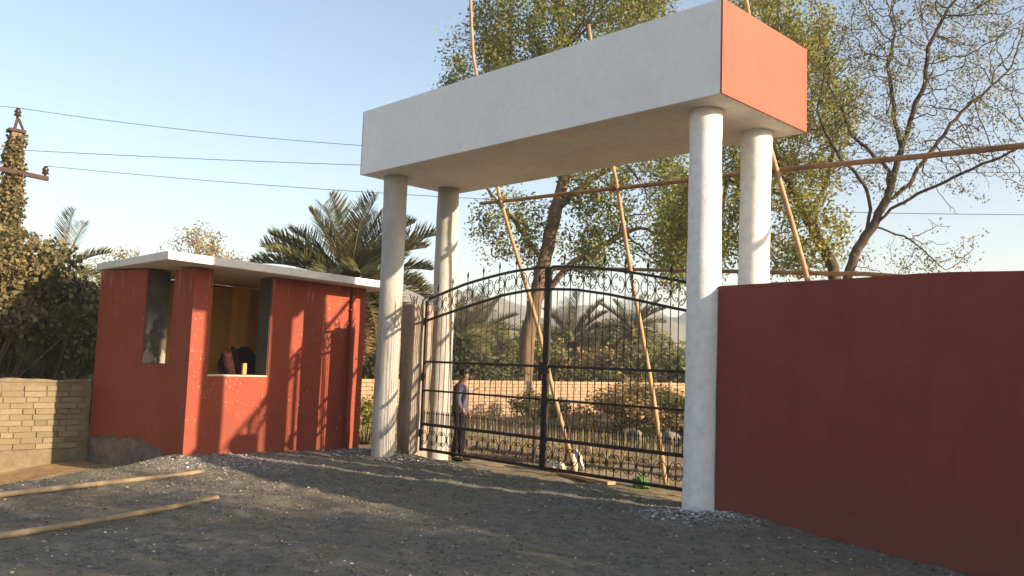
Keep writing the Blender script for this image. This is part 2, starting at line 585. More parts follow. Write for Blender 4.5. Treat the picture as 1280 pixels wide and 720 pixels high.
# ------------------------------------------------------------------ ground
def gz(x, y):
    x = np.asarray(x, float)
    y = np.asarray(y, float)
    z = np.zeros(np.broadcast(x, y).shape)
    dist = (x + 10.6) * -.85 + (y - 2.7) * -.52
    ditch = sstep(.1, 1.7, dist) * (1 - sstep(5.4, 6.2, y)) * sstep(-16.3, -15.7, x)
    z = z - .56 * ditch * (1 - .35 * sstep(3.4, 5.0, y))
    z = z + .05 * np.exp(-((dist + .15) / .35) ** 2) * (1 - sstep(4.5, 5.6, y))
    z = z - .13 * sstep(8.75, 9.35, y)
    z = z + .10 * np.exp(-((x + 4.7) ** 2 / .5 + (y - 8.0) ** 2 / .35))
    z = z - .07 * sstep(-4.2, -1.8, x) * sstep(5.5, 8, y) * (1 - sstep(8.2, 8.8, y))
    z = z + .07 * np.exp(-((x + 10.7) ** 2 / .6 + (y - 8.45) ** 2 / .12))
    near = np.exp(-(np.maximum(0, np.hypot(x + 7, y - 6) - 9) / 8) ** 2)
    z = z + near * (.07 * vnoise(x * .7, y * .7) + .04 * vnoise(x * 2.1 + 9, y * 2.1) + .022 * vnoise(x * 6, y * 6) + .014 * vnoise(x * 14, y * 14 + 3))
    for k_ in (0, 1):
        cx_ = -8.9 + k_ * 1.45 + .16 * (y - 8) * (8 - y) * .35 + .12 * vnoise(y * .8, y * 0 + 2 + k_)
        z = z - .028 * np.exp(-((x - cx_) / .17) ** 2) * (1 - sstep(8.0, 9.0, y)) * (.6 + vnoise(x * 2, y * 2))
        z = z + .014 * np.exp(-((x - cx_ - .30) / .12) ** 2) * (1 - sstep(8.0, 9.0, y))
    far = sstep(16, 40, np.hypot(x, y))
    z = z + far * (.6 * vnoise(x * .05, y * .05) - .1)
    # the levels stay clear of the bases of the built things
    return z


def axis(lo, hi, step, reach, k=1.18):
    a_ = list(np.arange(lo, hi, step))
    d = step
    x = a_[-1]
    while x < reach:
        d *= k
        x += d
        a_.append(x)
    d = step
    x = a_[0]
    pre = []
    while x > -reach:
        d *= k
        x -= d
        pre.append(x)
    return np.array(pre[::-1] + a_)


gx = axis(-17.5, 1.0, .065, 4000)
gy = axis(.8, 13.0, .065, 4000)
GX, GY = np.meshgrid(gx, gy)
GZ = gz(GX, GY)
V = np.stack([GX.ravel(), GY.ravel(), GZ.ravel()], 1)
nx_, ny_ = len(gx), len(gy)
ii = np.arange(nx_ * (ny_ - 1)).reshape(ny_ - 1, nx_)[:, :-1].ravel()
F = np.stack([ii, ii + 1, ii + 1 + nx_, ii + nx_], 1)
ground = bpy.data.objects.new('ground', np_mesh('ground', V, F, MT['ground'], True))
link(ground)
tag(ground, kind='structure')

# hills
def hills():
    az = np.linspace(rad(-10), rad(105), 260)
    rr = np.linspace(420, 1150, 60)
    A, R_ = np.meshgrid(az, rr)
    x = -R_ * np.sin(A)
    y = R_ * np.cos(A)
    deg = np.degrees(A)
    ridge = 44 + 22 * np.exp(-((deg - 52) / 5.5) ** 2) + 7 * np.exp(-((deg - 37) / 4) ** 2) - 26 * sstep(58, 80, deg) - 22 * (1 - sstep(8, 30, deg))
    prof = np.exp(-((R_ - 700) / 130) ** 2)
    n = vnoise(A * 40, R_ * .012) * 13 + vnoise(A * 110, R_ * .03) * 6 + vnoise(A * 300, R_ * .08) * 2.4
    z = prof * (ridge + n) - 3
    V = np.stack([x.ravel(), y.ravel(), z.ravel()], 1)
    k = len(az)
    ii = np.arange(k * (len(rr) - 1)).reshape(len(rr) - 1, k)[:, :-1].ravel()
    F = np.stack([ii, ii + 1, ii + 1 + k, ii + k], 1)
    m = Mat('scrubby_hillside', .95, .05)
    m.color(m.ramp(m.noise(.03, 8, .7), [(.3, (.07, .07, .035)), (.55, (.16, .13, .08)), (.75, (.24, .18, .12))]))
    o = bpy.data.objects.new('hills', np_mesh('hills', V, F, m.m, True))
    link(o)
    tag(o, kind='structure')
hills()

# ------------------------------------------------------------------ gateway
XL, XR, YF, YB = -10.93, -5.14, 8.12, 9.24
HB, HT = 4.52, 5.57
gw = empty('entrance_gateway', (-8.0, 8.7, 0))
tag(gw, 'tall white gateway with box beam and salmon end, carried on four round columns', 'gateway')
MB().box((-11.297, 7.68, HB), (-4.70, 9.64, HT)).build('beam', MT['white'], gw, bevel=.004)
MB().box((-11.28, 7.70, HB - .004), (-4.72, 9.62, HB - .001)).build('soffit', MT['soffit'], gw)  # thin sheet under the beam that carries the painted bounce tint
MB().box((-4.699, 7.684, HB + .004), (-4.675, 9.636, HT - .002)).build('end_panel', MT['salmon'], gw, bevel=.003)
MB().box((-11.322, 7.685, HB + .004), (-11.30, 9.636, HT - .002)).build('end_panel', MT['salmon'], gw, bevel=.005)
for cx in (XL, XR):
    for cy in (YF, YB):
        mb = MB()
        zz = np.linspace(-.35, HB, 26)
        ph = RNG.random(4) * 6
        pts = [(cx + .006 * math.sin(z * 1.3 + ph[0]), cy + .006 * math.sin(z * 1.1 + ph[1]), z) for z in zz]
        rs = [.186 + .004 * math.sin(z * 2.3 + ph[2]) + .003 * math.sin(z * 7 + ph[3]) for z in zz]
        mb.tube(pts, rs, 40)
        mb.build('column', MT['column_scuffed'] if cx == XL else MT['column'], gw, True)

# gate posts
def gate_post(x, y, name_label):
    t = empty('gate_post', (x, y, 0))
    tag(t, name_label, 'post')
    mb = MB()
    zz = np.linspace(-.35, 2.48, 12)
    for i, z in enumerate(zz):
        w = .17 + .008 * math.sin(i * 2.1)
        d = .20 + .008 * math.cos(i * 1.7)
        mb.v += [(x - w, y - d, z), (x + w, y - d, z), (x + w, y + d, z), (x - w, y + d, z)]
    for i in range(len(zz) - 1):
        for k in range(4):
            k2 = (k + 1) % 4
            mb.f.append((i * 4 + k, i * 4 + k2, i * 4 + 4 + k2, i * 4 + 4 + k))
    mb.f += [(3, 2, 1, 0), tuple((len(zz) - 1) * 4 + k for k in range(4))]
    mb.m = [0] * len(mb.f)
    mb.build('shaft', MT['post'], t, bevel=.02)
    r = random.Random(5)
    for k in range(9 if x < -8 else 0):      # reinforcement stubs left sticking out
        px, py = x + r.uniform(-.12, .12), y + r.uniform(-.15, .15)
        MB().tube([(px, py, 2.40), (px + r.uniform(-.02, .02), py, 2.54), (px + r.uniform(-.06, .06), py + r.uniform(-.06, .06), 2.54 + r.uniform(.04, .16))], .009, 5).build('reinforcement_rod', MT['rust'], t)
    return t
gate_post(-10.96, 8.72, 'square raw concrete post beside the half scuffed white column, holding the gate leaf')
gate_post(-5.07, 8.72, 'square raw concrete post hidden behind the white column at the red wall')

# ------------------------------------------------------------------ gate leaves
GYP = 8.70
OX = np.array([-10.75, -10.59, -10.2, -9.82, -9.46, -9.11, -8.77, -8.44, -8.03, -7.82, -7.24, -6.7, -6.2, -5.76, -5.3])
OZ = np.array([2.53, 2.58, 2.68, 2.77, 2.83, 2.88, 2.92, 2.94, 2.95, 2.945, 2.90, 2.82, 2.73, 2.64, 2.55])
IX = np.array([-10.75, -10.57, -9.99, -9.44, -8.92, -8.43, -8.02, -7.52, -6.96, -6.44, -5.95, -5.3])
IZ = np.array([2.20, 2.245, 2.37, 2.48, 2.58, 2.63, 2.635, 2.61, 2.53, 2.43, 2.33, 2.21])
oz = lambda x: float(np.interp(x, OX, OZ))
iz = lambda x: float(np.interp(x, IX, IZ))


def scroll_pts(w, h):
    """C scroll in the XZ plane, back at x=0, opening towards +x, curled ends"""
    p = []
    for t in np.linspace(-1, 1, 17):
        a_ = t * rad(150)
        k = 1 - .0 * abs(t)
        p.append((w * .55 * (1 - math.cos(a_)) * .9, 0, h / 2 * math.sin(a_ * .6) / math.sin(rad(90))))
    # curls
    def curl(sgn):
        q = []
        x0, z0 = p[-1][0] if sgn > 0 else p[0][0], p[-1][2] if sgn > 0 else p[0][2]
        r = h * .15
        for t in np.linspace(0, 1, 8)[1:]:
            a_ = t * rad(250)
            rr = r * (1 - .45 * t)
            q.append((x0 + rr * math.sin(a_) * .7, 0, z0 - sgn * (r - rr * math.cos(a_))))
        return q
    return curl(-1)[::-1] + p + curl(1)


def scroll_mesh(w, h, flip):
    pts = [((-x if flip else x), y, z) for x, y, z in scroll_pts(w, h)]
    return MB().strip(pts, .0075, .010, (0, 1, 0)).mesh('scroll', MT['iron'])


SC_T = [scroll_mesh(.075, .22, f) for f in (False, True)]
SC_B = [scroll_mesh(.075, .22, f) for f in (False, True)]
picket_me = MB().box((-.006, -.005, 0), (.006, .005, .15)).add(
    [(-.017, -.004, .15), (.017, -.004, .15), (0, -.004, .205), (-.017, .004, .15), (.017, .004, .15), (0, .004, .205), ],
    [(0, 1, 2), (5, 4, 3), (0, 3, 4, 1), (1, 4, 5, 2), (2, 5, 3, 0)]).mesh('picket', MT['iron'])
tip_me = MB().add([(-.008, 0, 0), (0, -.008, 0), (.008, 0, 0), (0, .008, 0), (-.024, 0, .05), (0, -.006, .05), (.024, 0, .05), (0, .006, .05), (0, 0, .13)],
                  [(0, 1, 5, 4), (1, 2, 6, 5), (2, 3, 7, 6), (3, 0, 4, 7), (4, 5, 8), (5, 6, 8), (6, 7, 8), (7, 4, 8), (3, 2, 1, 0)]).mesh('spear_tip', MT['iron'])


def gate_leaf(xa, xb, label, lock):
    t = empty('gate_leaf', (xa if not lock else xb, GYP, 0))
    off = t.location
    tag(t, label, 'gate', 'wrought iron gate leaves')
    S = (0, 1, 0)
    MB().box((xa, GYP - .02, .12), (xa + .05, GYP + .02, oz(xa + .025) + .0)).build('stile', MT['iron'], t)
    MB().box((xb - .05, GYP - .02, .12), (xb, GYP + .02, oz(xb - .025) + .0)).build('stile', MT['iron'], t)
    ya, yb = xa + .052, xb - .052
    for (z, hh, dd) in ((.15, .042, .036), (.55, .046, .036), (1.09, .03, .03), (1.55, .036, .034)):
        MB().box((ya, GYP - dd / 2, z - hh / 2), (yb, GYP + dd / 2, z + hh / 2)).build('rail', MT['iron'], t)
    for fz in (oz, iz):
        xs = np.linspace(ya, yb, 22)
        MB().strip([(x, GYP, fz(x)) for x in xs], .036, .03, S).build('arched_rail', MT['iron'], t)
    n = 21
    step = (yb - ya) / (n + 1)
    for i in range(1, n + 1):
        x = ya + i * step
        tall = i % 3 == 2
        top = oz(x) + .075 if tall else (oz(x) if i % 3 == 0 else iz(x))
        MB().tube([(x, GYP, .13), (x, GYP, top)], .0062, 6).build('bar', MT['iron'], t)
        if tall:
            inst('spear_tip', tip_me, t, (x - off.x, 0, oz(x) + .07))
        zc = (oz(x) + iz(x)) / 2
        sl = (oz(x + .05) - oz(x - .05)) / .1
        if i % 2:
            for f, sg in ((0, 1), (1, -1)):
                inst('scroll', SC_T[f], t, (x + sg * .014 - off.x, .0, zc))
                inst('scroll', SC_B[f], t, (x + sg * .014 - off.x, .0, .345))
        for k in (.25, .75):
            inst('picket', picket_me, t, (x - step + k * step - off.x, 0, .57))
    if lock:
        MB().box((-8.13, GYP - .05, 1.36), (-7.96, GYP - .022, 1.60)).build('lock_plate', MT['iron'], t, bevel=.006)
        MB().tube([(-8.10, GYP - .07, 1.47), (-7.90, GYP - .07, 1.47)], .014, 8).build('bolt', MT['iron'], t)
        MB().box((-8.085, GYP - .085, 1.37), (-8.03, GYP - .052, 1.44)).build('padlock', MT['rust'], t, bevel=.006)
    hx = xa - .02 if not lock else xb + .02
    for z in (.4, 1.3, 2.2):
        MB().tube([(hx, GYP, z - .06), (hx, GYP, z + .06)], .02, 8).build('hinge', MT['iron'], t)
    return t
gate_leaf(-10.73, -8.035, 'black wrought iron gate leaf hung from the raw concrete post by the booth', False)
gate_leaf(-8.025, -5.33, 'black wrought iron gate leaf with the lock plate, closing against the red wall side', True)

# ------------------------------------------------------------------ red boundary wall
bw = empty('boundary_wall', (-4.93, 8.1, 0))
tag(bw, 'long dark red painted wall running from the white gateway column', 'wall')
mb = MB()
xs = np.linspace(-4.93, 16, 90)
top = [2.525 + .014 * math.sin(x * 1.7) + .005 * math.sin(x * 4.1) for x in xs]
vs_ = []
for x, tz in zip(xs, top):
    vs_ += [(x, 8.10, -.5), (x, 8.10, tz), (x, 8.34, tz), (x, 8.34, -.5)]
fs = []
for i in range(len(xs) - 1):
    for k in range(3):
        fs.append((i * 4 + k, (i + 1) * 4 + k, (i + 1) * 4 + k + 1, i * 4 + k + 1))
fs += [(0, 1, 2, 3), tuple((len(xs) - 1) * 4 + k for k in (3, 2, 1, 0))]
mb.add(vs_, fs)
mb.build('wall_face', MT['wallred'], bw)

# ------------------------------------------------------------------ guard booth
FX, PY0, PY1 = -12.46, 5.57, 8.72
T = .39
bo = empty('guard_booth', (-13.5, 7.0, 0))
tag(bo, 'small red painted guard booth with white flat roof and two open windows', 'booth')
ztop = lambda y: 2.85 - .02 * (y - 5.5)
# front wall (faces the drive)
MB().prism([(FX, 5.87, -.3), (FX, PY1, -.3), (FX, PY1, 2.80), (FX, 6.88, 2.83), (FX, 6.88, 1.215), (FX, 5.87, 1.215)], (-T, 0, 0)).build('front_wall', MT['red'], bo)
U = Vector((-3.04, -.32, 0)).normalized()
Nn = Vector((U.y, -U.x, 0))
if Nn.y < 0: Nn = -Nn
A0 = Vector((FX, PY0, 0))
def lp(s, z, d=0.0): return A0 + U * s + Nn * d + Vector((0, 0, z))
# corner pillar
MB().prism([A0 + Vector((0, 0, -.3)), Vector((FX, 5.87, -.3)), Vector((FX - .38, 5.87, -.3)), lp(.58, -.3, .16), lp(.58, -.3)][::-1], (0, 0, 3.15)).build('corner_pillar', MT['red'], bo)
# side wall, ragged lower edge of the paint
bot = [(3.03, .09), (2.85, .06), (2.6, .13), (2.4, .10), (2.15, .16), (1.95, .12), (1.7, .18), (1.42, .16), (1.2, .17), (1.05, .10), (.9, .12), (.75, .05), (.58, .04)]
poly = [lp(.58, 1.38), lp(1.43, 1.365), lp(1.43, 2.89), lp(3.05, 2.93)] + [lp(s, z) for s, z in bot]
MB().prism(poly, Nn * T).build('side_wall', MT['red'], bo)
MB().prism([lp(.50, -.8, .02), lp(3.02, -.8, .02), lp(3.02, .16, .02), lp(1.0, .19, .02), lp(.50, .08, .02)], Nn * (T - .05)).build('plinth', MT['plinth'], bo)
# bare jambs and sills
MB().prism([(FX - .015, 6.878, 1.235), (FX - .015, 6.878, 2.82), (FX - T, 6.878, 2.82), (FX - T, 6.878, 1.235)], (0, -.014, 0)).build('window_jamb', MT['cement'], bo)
MB().prism([lp(1.428, 1.37, .012), lp(1.428, 2.88, .012), lp(1.428, 2.88, T), lp(1.428, 1.37, T)], -U * .014).build('window_jamb', MT['smear'], bo)
MB().box((FX - T, 5.874, 1.217), (FX + .004, 6.876, 1.234)).build('window_sill', MT['cream'], bo)
# far walls
MB().box((-15.85, PY1 - .3, -.3), (FX - T - .003, PY1, 2.79)).build('back_wall', MT['red'], bo)
MB().prism([(-15.85, 5.66, -.3), (-15.85, PY1 - .303, -.3), (-15.85, PY1 - .303, 2.86), (-15.85, 5.66, 2.9)], (.28, 0, 0)).build('rear_wall', MT['red'], bo)
MB().box((-15.568, 5.66, .05), (-15.555, PY1 - .305, 2.84)).build('inner_plaster', MT['yellow'], bo)
MB().box((-15.55, PY1 - .318, .05), (FX - T - .01, PY1 - .303, 2.78)).build('inner_plaster', MT['yellow'], bo)
MB().box((FX - T - .014, 6.90, .05), (FX - T - .002, PY1 - .32, 2.78)).build('inner_plaster', MT['yellow'], bo)
MB().box((-15.3, 7.6, .05), (-15.05, 7.85, 2.85)).build('inner_pier', MT['yellow'], bo)
MB().prism([lp(1.45, .05, T + .002), lp(3.0, .05, T + .002), lp(3.0, 2.85, T + .002), lp(1.45, 2.85, T + .002)], Nn * .012).build('inner_plaster', MT['yellow'], bo)
MB().box((-15.55, 5.95, -.1), (FX - T, PY1 - .32, .05)).build('floor_slab', MT['floor'], bo)
# roof slab, a little uneven
def rz(x, y): return 3.0 - .024 * (y - 4.9) - .0257 * (x + 11.87)
rp = [(-11.87, 4.90), (-11.87, 9.15), (-16.0, 9.15), (-16.0, 5.33)]
MB().hexa([(x, y, rz(x, y) - .125) for x, y in rp] + [(x, y, rz(x, y)) for x, y in rp]).build('roof_slab', MT['roof'], bo, bevel=.014)
# down pipe
pp = [(FX + .055, 8.43, z) for z in np.linspace(-.05, 2.78, 8)]
dp = MB().tube(pp, .042, 14).build('down_pipe', MT['red'], bo, True)
for z in (.5, 1.5, 2.4):
    MB().box((FX + .0, 8.375, z - .015), (FX + .06, 8.485, z + .015)).build('pipe_clip', MT['red'], dp)
MB().tube([(FX - .01, 8.58, 1.55), (FX + .004, 8.58, 1.55)], .022, 10).build('weep_hole', MT['iron'], bo)

# inside the booth
ch = empty('chair', (-13.35, 7.03, .05))
tag(ch, 'black high backed chair standing inside the booth window', 'chair')
MB().box((-13.6, 6.8, .48), (-13.12, 7.28, .56)).build('seat', MT['blackcloth'], ch, bevel=.02)
prof = [(6.79, .60), (7.27, .60), (7.29, 1.3), (7.25, 1.55), (7.14, 1.68), (7.0, 1.70), (6.88, 1.62), (6.80, 1.42), (6.77, 1.2)]
MB().prism([(-13.54, y, z) for y, z in prof], (-.09, 0, 0)).build('backrest', MT['blackcloth'], ch, bevel=.03)
for dx in (-.2, .2):
    for dy in (-.2, .2):
        MB().tube([(-13.36 + dx, 7.04 + dy, .05), (-13.36 + dx * .9, 7.04 + dy * .9, .48)], .018, 8).build('leg', MT['iron'], ch)


def blob(name, mat, parent, c, r, seed, sag=0.0, rough=.22, n=18):
    rg = np.random.default_rng(seed)
    ph = rg.random((6, 3)) * 6
    mb = MB()
    vs_ = []
    for i in range(n + 1):
        th = math.pi * i / n
        for k in range(2 * n):
            f = 2 * math.pi * k / (2 * n)
            d = np.array([math.sin(th) * math.cos(f), math.sin(th) * math.sin(f), math.cos(th)])
            q = 1 + rough * sum(math.sin(d @ ph[j] * (1 + .45 * j) + ph[j, 0]) / (j + 1.5) for j in range(6)) * .6
            p = d * q * np.array(r)
            if sag: p[0] *= 1 + sag * max(0, -d[2]); p[1] *= 1 + sag * max(0, -d[2])
            vs_.append(np.array(c) + p)
    fs = []
    for i in range(n):
        for k in range(2 * n):
            k2 = (k + 1) % (2 * n)
            fs.append((i * 2 * n + k, (i + 1) * 2 * n + k, (i + 1) * 2 * n + k2, i * 2 * n + k2))
    mb.add(vs_, fs)
    return mb.build(name, mat, parent, True)


sk = blob('cloth_bundle', MT['redcloth'], None, (-13.32, 6.68, 1.24), (.15, .20, .46), 3, .35, .3)
tag(sk, 'red patterned cloth bundle heaped inside the booth window', 'cloth')
tb = empty('table', (-13.15, 6.5, .05))
tag(tb, 'low wooden table under the red cloth inside the booth', 'table')
MB().box((-13.45, 6.15, .86), (-12.9, 6.72, .90)).build('table_top', MT['wood'], tb)
for dx in (-13.42, -12.97):
    for dy in (6.18, 6.65):
        MB().box((dx, dy, .05), (dx + .05, dy + .05, .858)).build('leg', MT['wood'], tb)
st = MB().box((-12.80, 6.60, 1.236), (-12.75, 6.67, 1.42)).build('wooden_block', MT['yellowwood'], None, bevel=.008)
tag(st, 'short yellow painted wooden block upright on the booth window sill', 'block')

# ------------------------------------------------------------------ brick walls
def brick_mesh(l, h, d, seed):
    r = random.Random(seed)
    j = lambda: r.uniform(-.006, .006)
    c = [(x * l / 2 + j(), y * d / 2 + j() * .5, z * h / 2 + j()) for z in (-1, 1) for x, y in ((-1, -1), (1, -1), (1, 1), (-1, 1))]
    o = bpy.data.objects.new('tmp', MB().hexa(c).mesh('brick', MT['brick']))
    col.objects.link(o)
    md = o.modifiers.new('b', 'BEVEL')
    md.width = .005
    md.segments = 1
    dg = bpy.context.evaluated_depsgraph_get()
    me = bpy.data.meshes.new_from_object(o.evaluated_get(dg))
    bpy.data.objects.remove(o)
    me.name = 'brick'
    return me


lw = empty('brick_wall', (-15.5, 4.0, 0))
tag(lw, 'low tan brick wall meeting the left side of the red booth', 'wall')
MB().box((-15.70, -3.0, -1.0), (-15.512, 5.235, 1.005)).build('mortar_core', MT['mortar'], lw)
MB().box((-15.52, -3.0, -1.0), (-15.488, 5.24, -.13)).build('mud_render', MT['mortar'], lw)
bms = [brick_mesh(.318, .084, .11, i) for i in range(5)]
bhs = [brick_mesh(.17, .084, .11, i + 20) for i in range(3)]
r = random.Random(2)
zc = -.075
row = 0
while zc < .97:
    y = 5.2 - (0 if row % 2 else .11)
    first = True
    while y > 1.6:
        half = r.random() < .3
        L = .180 if half else .328
        me = r.choice(bhs if half else bms)
        if y - L < 1.6: break
        inst('brick', me, lw, (-15.548 + 15.5 + r.uniform(-.006, .008), y - L / 2 - 4.0, zc + r.uniform(-.004, .004)),
             (r.uniform(-.012, .012), 0, math.pi / 2 + r.uniform(-.02, .02)))
        y -= L + .008
    zc += .0955
    row += 1
cap = MB()
ys = np.linspace(-3, 5.23, 60)
for y in ys:
    z = 1.032 + .012 * math.sin(y * 5) + .008 * math.sin(y * 13)
    cap.v += [(-15.71, y, .985), (-15.488, y, .985), (-15.495, y, z), (-15.70, y, z)]
for i in range(len(ys) - 1):
    for k in range(4):
        k2 = (k + 1) % 4
        cap.f.append((i * 4 + k, i * 4 + k2, i * 4 + 4 + k2, i * 4 + 4 + k))
cap.f += [(3, 2, 1, 0), tuple((len(ys) - 1) * 4 + k for k in range(4))]
cap.m = [0] * len(cap.f)
cap.build('coping', MT['mortar'], lw)

fwl = empty('brick_wall', (-18.55, 20, 0))
tag(fwl, 'low reddish brick wall behind the gate, across the yard', 'wall')
MB().box((-18.80, 9.6, -.8), (-18.585, 42, .99)).build('mortar_core', MT['mortar'], fwl)
cb = []
for i in range(4):
    rr_ = random.Random(i)
    me = MB().box((-.165, -.05, -.045), (.165, .05, .045)).mesh('brick', MT['claybrick'])
    cb.append(me)
for me in cb:
    me.materials[0] = MT['brick'] if False else MT['claybrick']
far = MB()
cnt = 0
zc = -.1
row = 0
spots = []
while zc < 1.0:
    y = 9.7 + (.17 if row % 2 else 0)
    while y < 41.6:
        spots.append((y, zc))
        y += .345
    zc += .106
    row += 1
spots.sort()
for y, z in spots:
    x = -18.60 + r.uniform(-.006, .01)
    if 13.0 < y < 22.5 and z > .38 and cnt < 300:
        cnt += 1
        inst('brick', cb[cnt % 4], fwl, (x + 18.55, y - 20, z), (0, 0, math.pi / 2))
    elif z > -.5:
        far.box((x - .05, y - .165, z - .045), (x + .05, y + .165, z + .045))
fo = far.build('brickwork', MT['claybrick'], fwl)
tag(fo, kind='stuff')

# ------------------------------------------------------------------ bamboo
def bamboo(name, pts, r0, r1, mat, label, group=None, n=10, cat='bamboo pole', lash=None):
    pts = [Vector(p) for p in pts]
    # resample
    L = [0]
    for a_, b_ in zip(pts, pts[1:]): L.append(L[-1] + (b_ - a_).length)
    tot = L[-1]
    out, rs = [], []
    s = 0
    rg = random.Random(label)
    nxt = .25
    ss = list(np.linspace(0, tot, max(6, int(tot / .12))))
    nodes = []
    q = rg.uniform(.1, .3)
    while q < tot:
        nodes.append(q)
        q += rg.uniform(.26, .38)
    allp = sorted([(s_, 0) for s_ in ss] + [(q_ + d_, k_) for q_ in nodes for d_, k_ in ((-.015, 0), (0, 1), (.015, 0)) if 0 < q_ + d_ < tot])
    for s_, k_ in allp:
        i = max(0, min(len(L) - 2, int(np.searchsorted(L, s_)) - 1))
        f = (s_ - L[i]) / max(1e-6, L[i + 1] - L[i])
        p = pts[i].lerp(pts[i + 1], f)
        w = .012 * math.sin(s_ * 1.9 + len(label)) * min(1, tot / 3)
        p = p + Vector((w * .4, w, w * .5))
        out.append(p)
        rs.append((r0 + (r1 - r0) * s_ / tot) * (1.16 if k_ else 1))
    if lash:
        t = empty(name, pts[0])
        MB().tube(out, rs, n).build('culm', mat, t, True)
        for lp_ in lash:
            lp_ = Vector(lp_)
            mb = MB()
            for k in range(4):
                ring = []
                for j in range(11):
                    a_ = 2 * math.pi * j / 10
                    ring.append(lp_ + Vector((.05 * math.cos(a_) + (k - 1.5) * .02, .058 * math.sin(a_), .05 * math.cos(a_) * (-1) ** k + (k - 1.5) * .012)))
                mb.tube(ring, .009, 5)
            mb.build('rope_lashing', MT['rope'], t, True)
        o = t
    else:
        o = MB().tube(out, rs, n).build(name, mat, None, True)
    return tag(o, label, cat, group)


def gzf(x, y): return float(gz(x, y))


G1 = 'bamboo scaffold poles behind the gateway'
bamboo('bamboo_pole', [(-8.80, 10.32, gzf(-8.8, 10.32) - .05), (-9.6, 10.2, 2.1), (-10.44, 9.98, 4.5), (-11.10, 9.86, 7.0), (-11.35, 9.85, 8.8)], .038, .026, MT['bamboo'],
       'leaning bamboo pole crossing the closed gate, its tip above the palm end of the beam', G1)
bamboo('bamboo_pole', [(-7.20, 10.5, gzf(-7.2, 10.5) - .05), (-7.6, 10.25, 2.4), (-7.93, 9.98, 4.52), (-8.42, 9.86, 6.95)], .038, .026, MT['bamboo'],
       'leaning bamboo pole behind the locked gate leaf, tip poking over the middle of the beam', G1)
bamboo('bamboo_pole', [(-4.25, 10.55, gzf(-4.25, 10.55) - .05), (-4.93, 10.15, 2.82), (-5.36, 9.98, 4.62), (-5.72, 9.86, 6.9)], .040, .028, MT['bamboo'],
       'leaning bamboo pole standing behind the red wall beside the rear white column', G1)
bamboo('bamboo_pole', [(-11.0, 10.06, 4.40), (-7.98, 10.06, 4.30), (-5.36, 10.06, 4.22), (-2.45, 10.06, 4.09), (.6, 10.06, 3.98)], .030, .036, MT['bamboo_dark'],
       'upper horizontal bamboo pole lashed across the leaning poles', G1, lash=[(-10.42, 10.02, 4.40), (-7.93, 10.02, 4.30), (-5.35, 10.02, 4.22)])
bamboo('bamboo_pole', [(-9.4, 10.24, 3.15), (-7.72, 10.24, 3.06), (-4.95, 10.24, 2.86), (-4.2, 10.24, 2.82), (-2.0, 10.24, 2.55)], .026, .030, MT['bamboo_dark'],
       'lower horizontal bamboo pole tied just above the red wall', G1, lash=[(-7.75, 10.2, 3.06), (-4.97, 10.2, 2.86)])
G2 = 'bamboo poles lying on the gravel'
def onground(l, dz=.035):
    return [(x, y, gzf(x, y) + dz) for x, y in l]
def lying(ends, r, k=9):
    (x0, y0), (x1, y1), (x2, y2) = ends
    out = []
    for t in np.linspace(0, 1, k):
        out.append(((1 - t) ** 2 * x0 + 2 * t * (1 - t) * x1 + t * t * x2, (1 - t) ** 2 * y0 + 2 * t * (1 - t) * y1 + t * t * y2))
    zs = [gzf(x, y) for x, y in out]
    mz = np.polyfit(range(k), zs, 1)
    return [(x, y, max(mz[0] * i + mz[1], gzf(x, y) - r * .6) + r * .9) for i, (x, y) in enumerate(out)]
bamboo('bamboo_pole', lying([(-9.55, .4), (-9.95, 3.1), (-10.88, 5.17)], .032), .034, .028, MT['bamboo_pale'], 'pale bamboo pole lying straight along the ditch edge by the booth', G2)
bamboo('bamboo_pole', lying([(-7.7, .3), (-7.75, 2.6), (-8.77, 4.35)], .032), .033, .025, MT['bamboo_pale'], 'pale curved bamboo pole lying out on the gravel drive', G2)
G3 = 'bamboo poles lying in the yard'
bamboo('bamboo_pole', lying([(-12.2, 11.2), (-10.2, 11.4), (-7.9, 12.3)], .04), .04, .035, MT['bamboo_pale'], 'pale bamboo pole lying on the yard ground behind the gate', G3)
bamboo('bamboo_pole', lying([(-11.6, 10.4), (-9.9, 10.9), (-7.3, 11.4)], .04), .04, .035, MT['bamboo_pale'], 'second pale bamboo pole in the yard, closer to the iron gate', G3)

# ------------------------------------------------------------------ things in the yard
sackc = (-9.0, 10.55)
o = blob('sack', MT['sack'], None, (*sackc, gzf(*sackc) + .15), (.13, .10, .17), 5, .25, .4)
tag(o, 'crumpled white sack standing on the yard ground behind the gate', 'sack')
o = blob('cement_bag', MT['cream'], None, (-9.25, 10.3, gzf(-9.25, 10.3) + .07), (.20, .14, .09), 8, .1, .2)
tag(o, 'flat cream bag lying beside the white sack', 'bag')
o = blob('cloth_bundle', MT['green'], None, (-7.35, 10.05, gzf(-7.35, 10.05) + .06), (.13, .10, .09), 9, .2, .3)
tag(o, 'bright green cloth bundle on the ground behind the gate', 'cloth')
pz = gzf(-8.0, 9.75)
o = MB().hexa([(-8.75, 9.78, pz + .02), (-7.6, 9.60, pz + .02), (-7.57, 9.75, pz + .02), (-8.72, 9.93, pz + .02), (-8.75, 9.78, pz + .065), (-7.6, 9.60, pz + .065), (-7.57, 9.75, pz + .065), (-8.72, 9.93, pz + .065)]).build('plank', MT['wood'], None, bevel=.005)
tag(o, 'raw timber plank lying flat behind the gate beside the sack', 'plank')
for (x, y, hgt, lab) in ((-10.15, 10.75, .62, 'short rusty stake standing alone in the yard beside the leaning pole foot'), (-9.6, 11.0, .66, 'short rusty stake standing behind the white sack')):
    g = gzf(x, y)
    o = MB().tube([(x, y, g - .1), (x + .02, y, g + hgt)], .035, 8).build('stake', MT['rust'], None)
    tag(o, lab, 'stake', 'stakes in the yard')


